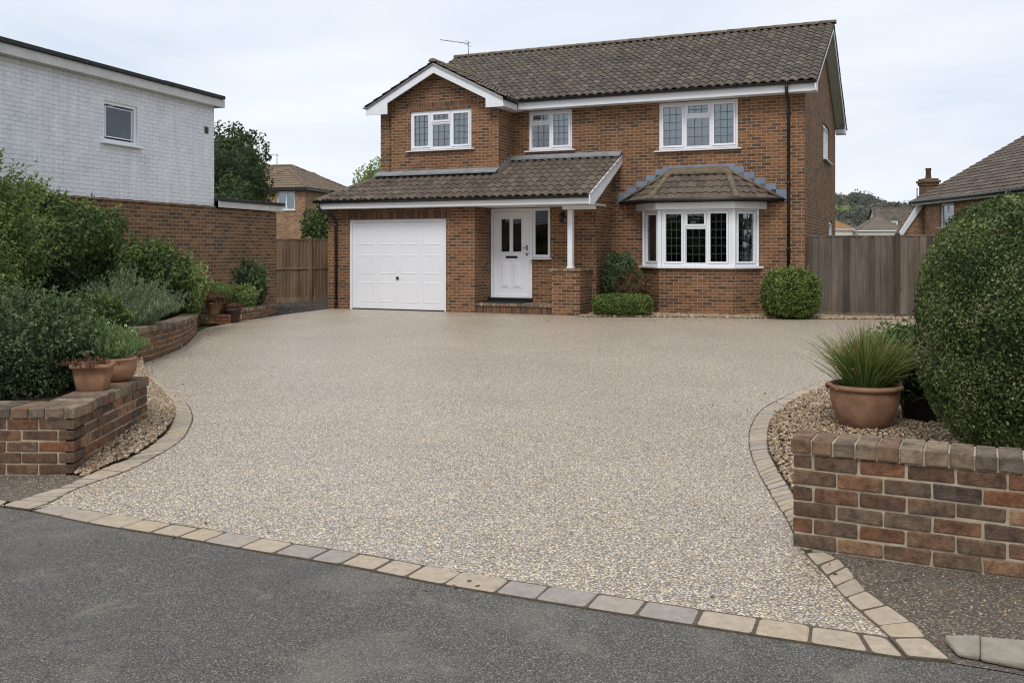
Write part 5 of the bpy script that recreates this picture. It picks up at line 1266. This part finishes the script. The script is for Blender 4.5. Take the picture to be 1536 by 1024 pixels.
# fallen leaves gathered along the edges
lv=[]
for px_,py_,n_,sx_,sy_ in ((300,500,26,.5,.8),(230,600,16,.25,.5),(1180,600,18,.3,.5),(980,480,30,1.4,.25),(1215,850,4,.2,.2),(620,470,10,1.5,.15),(760,880,12,1.6,.12),(300,800,10,1.0,.15)):
    p0=G(px_,py_)
    for _ in range(n_): lv.append([p0.x+NR.normal()*sx_,p0.y+NR.normal()*sy_,.008])
lv=np.array(lv); V,Fc,r=leafmesh('leaf_litter',lv,np.tile([0,0,1.0],(len(lv),1)),NR.uniform(.018,.045,len(lv)),None,.55,0,NR.random(len(lv)),.3,.25)
o=link('leaf_litter',npmesh('leaf_litter',V,Fc,r,M['l_dead'])); tag(o,'a few small dry fallen leaves scattered near the edges of the drive','fallen leaves',kind='stuff')

# ================================================================== ACROSS THE ROAD (mirrored in the windows), PLUS UNSEEN TREES ADDED AT RIGHT
Vs=[];Fs=[];Rs=[];off=0; hr=np.random.default_rng(5)
for k in range(46):
    x=-34+k*2.0+hr.uniform(-1,1); y=-24+hr.uniform(-3,3)
    if k>=34: x=15+hr.uniform(-1,1); y=-6+(k-34)*2.0  # unseen trees at right, added to darken reflections in the right bay glass
    pass; r=hr.uniform(1.8,3.0); h=hr.uniform(2.0,3.4); n=420
    D=superdir(n,2.2,hr); P=D*(1+.3*lumps(D,np.random.default_rng(k),6,3))[:,None]*np.array([r,r,h])+np.array([x,y,h*.9]); V,Fc,rr2=leafmesh('x',P,D,.5,None,.7,.1,hr.random(n),.2,.8,hr)
    Vs.append(V);Fs.append(Fc+off);Rs.append(rr2);off+=len(V)
    cv=I2*np.array([r,r,h])*.85+np.array([x,y,h*.85]); Vs.append(cv);Fs.append(F2+off);Rs.append(np.full(len(F2),.2));off+=len(cv)
me=npmesh('far_hedgerow',np.concatenate(Vs),np.concatenate(Fs),np.concatenate(Rs),M['l_tree']); o=link('far_hedgerow',me); tag(o,'belt of trees across the road behind the viewer, with unseen trees added at right to darken the bay glass','hedgerow',kind='stuff')

# ================================================================== SKY, SUN, CAMERA
SUN_EL,SUN_AZ=math.radians(52),math.radians(196)   # azimuth clockwise from +Y : behind-left of the camera
w=bpy.data.worlds.new('World'); scene.world=w; w.use_nodes=True; nt=w.node_tree; nt.nodes.clear()
def WN(t,**k):
    x=nt.nodes.new('ShaderNode'+t)
    for a,b in k.items(): setattr(x,a,b)
    return x
out=WN('OutputWorld'); bg=WN('Background'); bg.inputs['Strength'].default_value=.1
sky=WN('TexSky'); sky.sky_type='NISHITA'; sky.sun_disc=False; sky.sun_elevation=SUN_EL; sky.sun_rotation=SUN_AZ; sky.air_density=1; sky.dust_density=3
tc=WN('TexCoord'); mp=WN('Mapping'); mp.inputs['Scale'].default_value=(1,1,5); nt.links.new(tc.outputs['Generated'],mp.inputs[0])
nz=WN('TexNoise'); nz.inputs['Scale'].default_value=2.0; nz.inputs['Detail'].default_value=6; nz.inputs['Roughness'].default_value=.5; nz.inputs['Distortion'].default_value=.5; nt.links.new(mp.outputs[0],nz.inputs['Vector'])
cr=WN('ValToRGB'); e=cr.color_ramp.elements; e[0].position=.30; e[0].color=(6.3,7.1,8.3,1); e[1].position=.68; e[1].color=(8.7,9.0,9.5,1); nt.links.new(nz.outputs[0],cr.inputs[0])
mx=WN('Mix',data_type='RGBA'); mx.inputs[0].default_value=.96; nt.links.new(sky.outputs[0],mx.inputs[6]); nt.links.new(cr.outputs[0],mx.inputs[7])
nt.links.new(mx.outputs[2],bg.inputs[0]); nt.links.new(bg.outputs[0],out.inputs[0])
sd=bpy.data.lights.new('sun','SUN'); sd.energy=1.6; sd.angle=math.radians(22); sd.color=(1,.97,.93); so=bpy.data.objects.new('sun',sd); COL.objects.link(so)
dirv=Vector((math.sin(SUN_AZ)*math.cos(SUN_EL),math.cos(SUN_AZ)*math.cos(SUN_EL),math.sin(SUN_EL)))
so.rotation_euler=dirv.to_track_quat('Z','Y').to_euler()
cd=bpy.data.cameras.new('camera'); co=bpy.data.objects.new('camera',cd); COL.objects.link(co); scene.camera=co
co.location=(0,0,CH); co.rotation_euler=(PI/2,0,0); cd.sensor_width=36; cd.lens=36*F/1536; cd.shift_y=-(512-HY)/1536; cd.clip_start=.05; cd.clip_end=6000
vs_=scene.view_settings; vs_.view_transform='Standard'; vs_.look='None'; vs_.exposure=.17; vs_.gamma=1; vs_.use_curve_mapping=False
scene.cycles.max_bounces=8; scene.cycles.diffuse_bounces=3; scene.cycles.transparent_max_bounces=16; scene.cycles.use_denoising=True; scene.cycles.denoising_prefilter='NONE'; scene.cycles.denoising_input_passes='RGB_ALBEDO_NORMAL'; scene.cycles.pixel_filter_type='BLACKMAN_HARRIS'; scene.cycles.filter_width=1.15
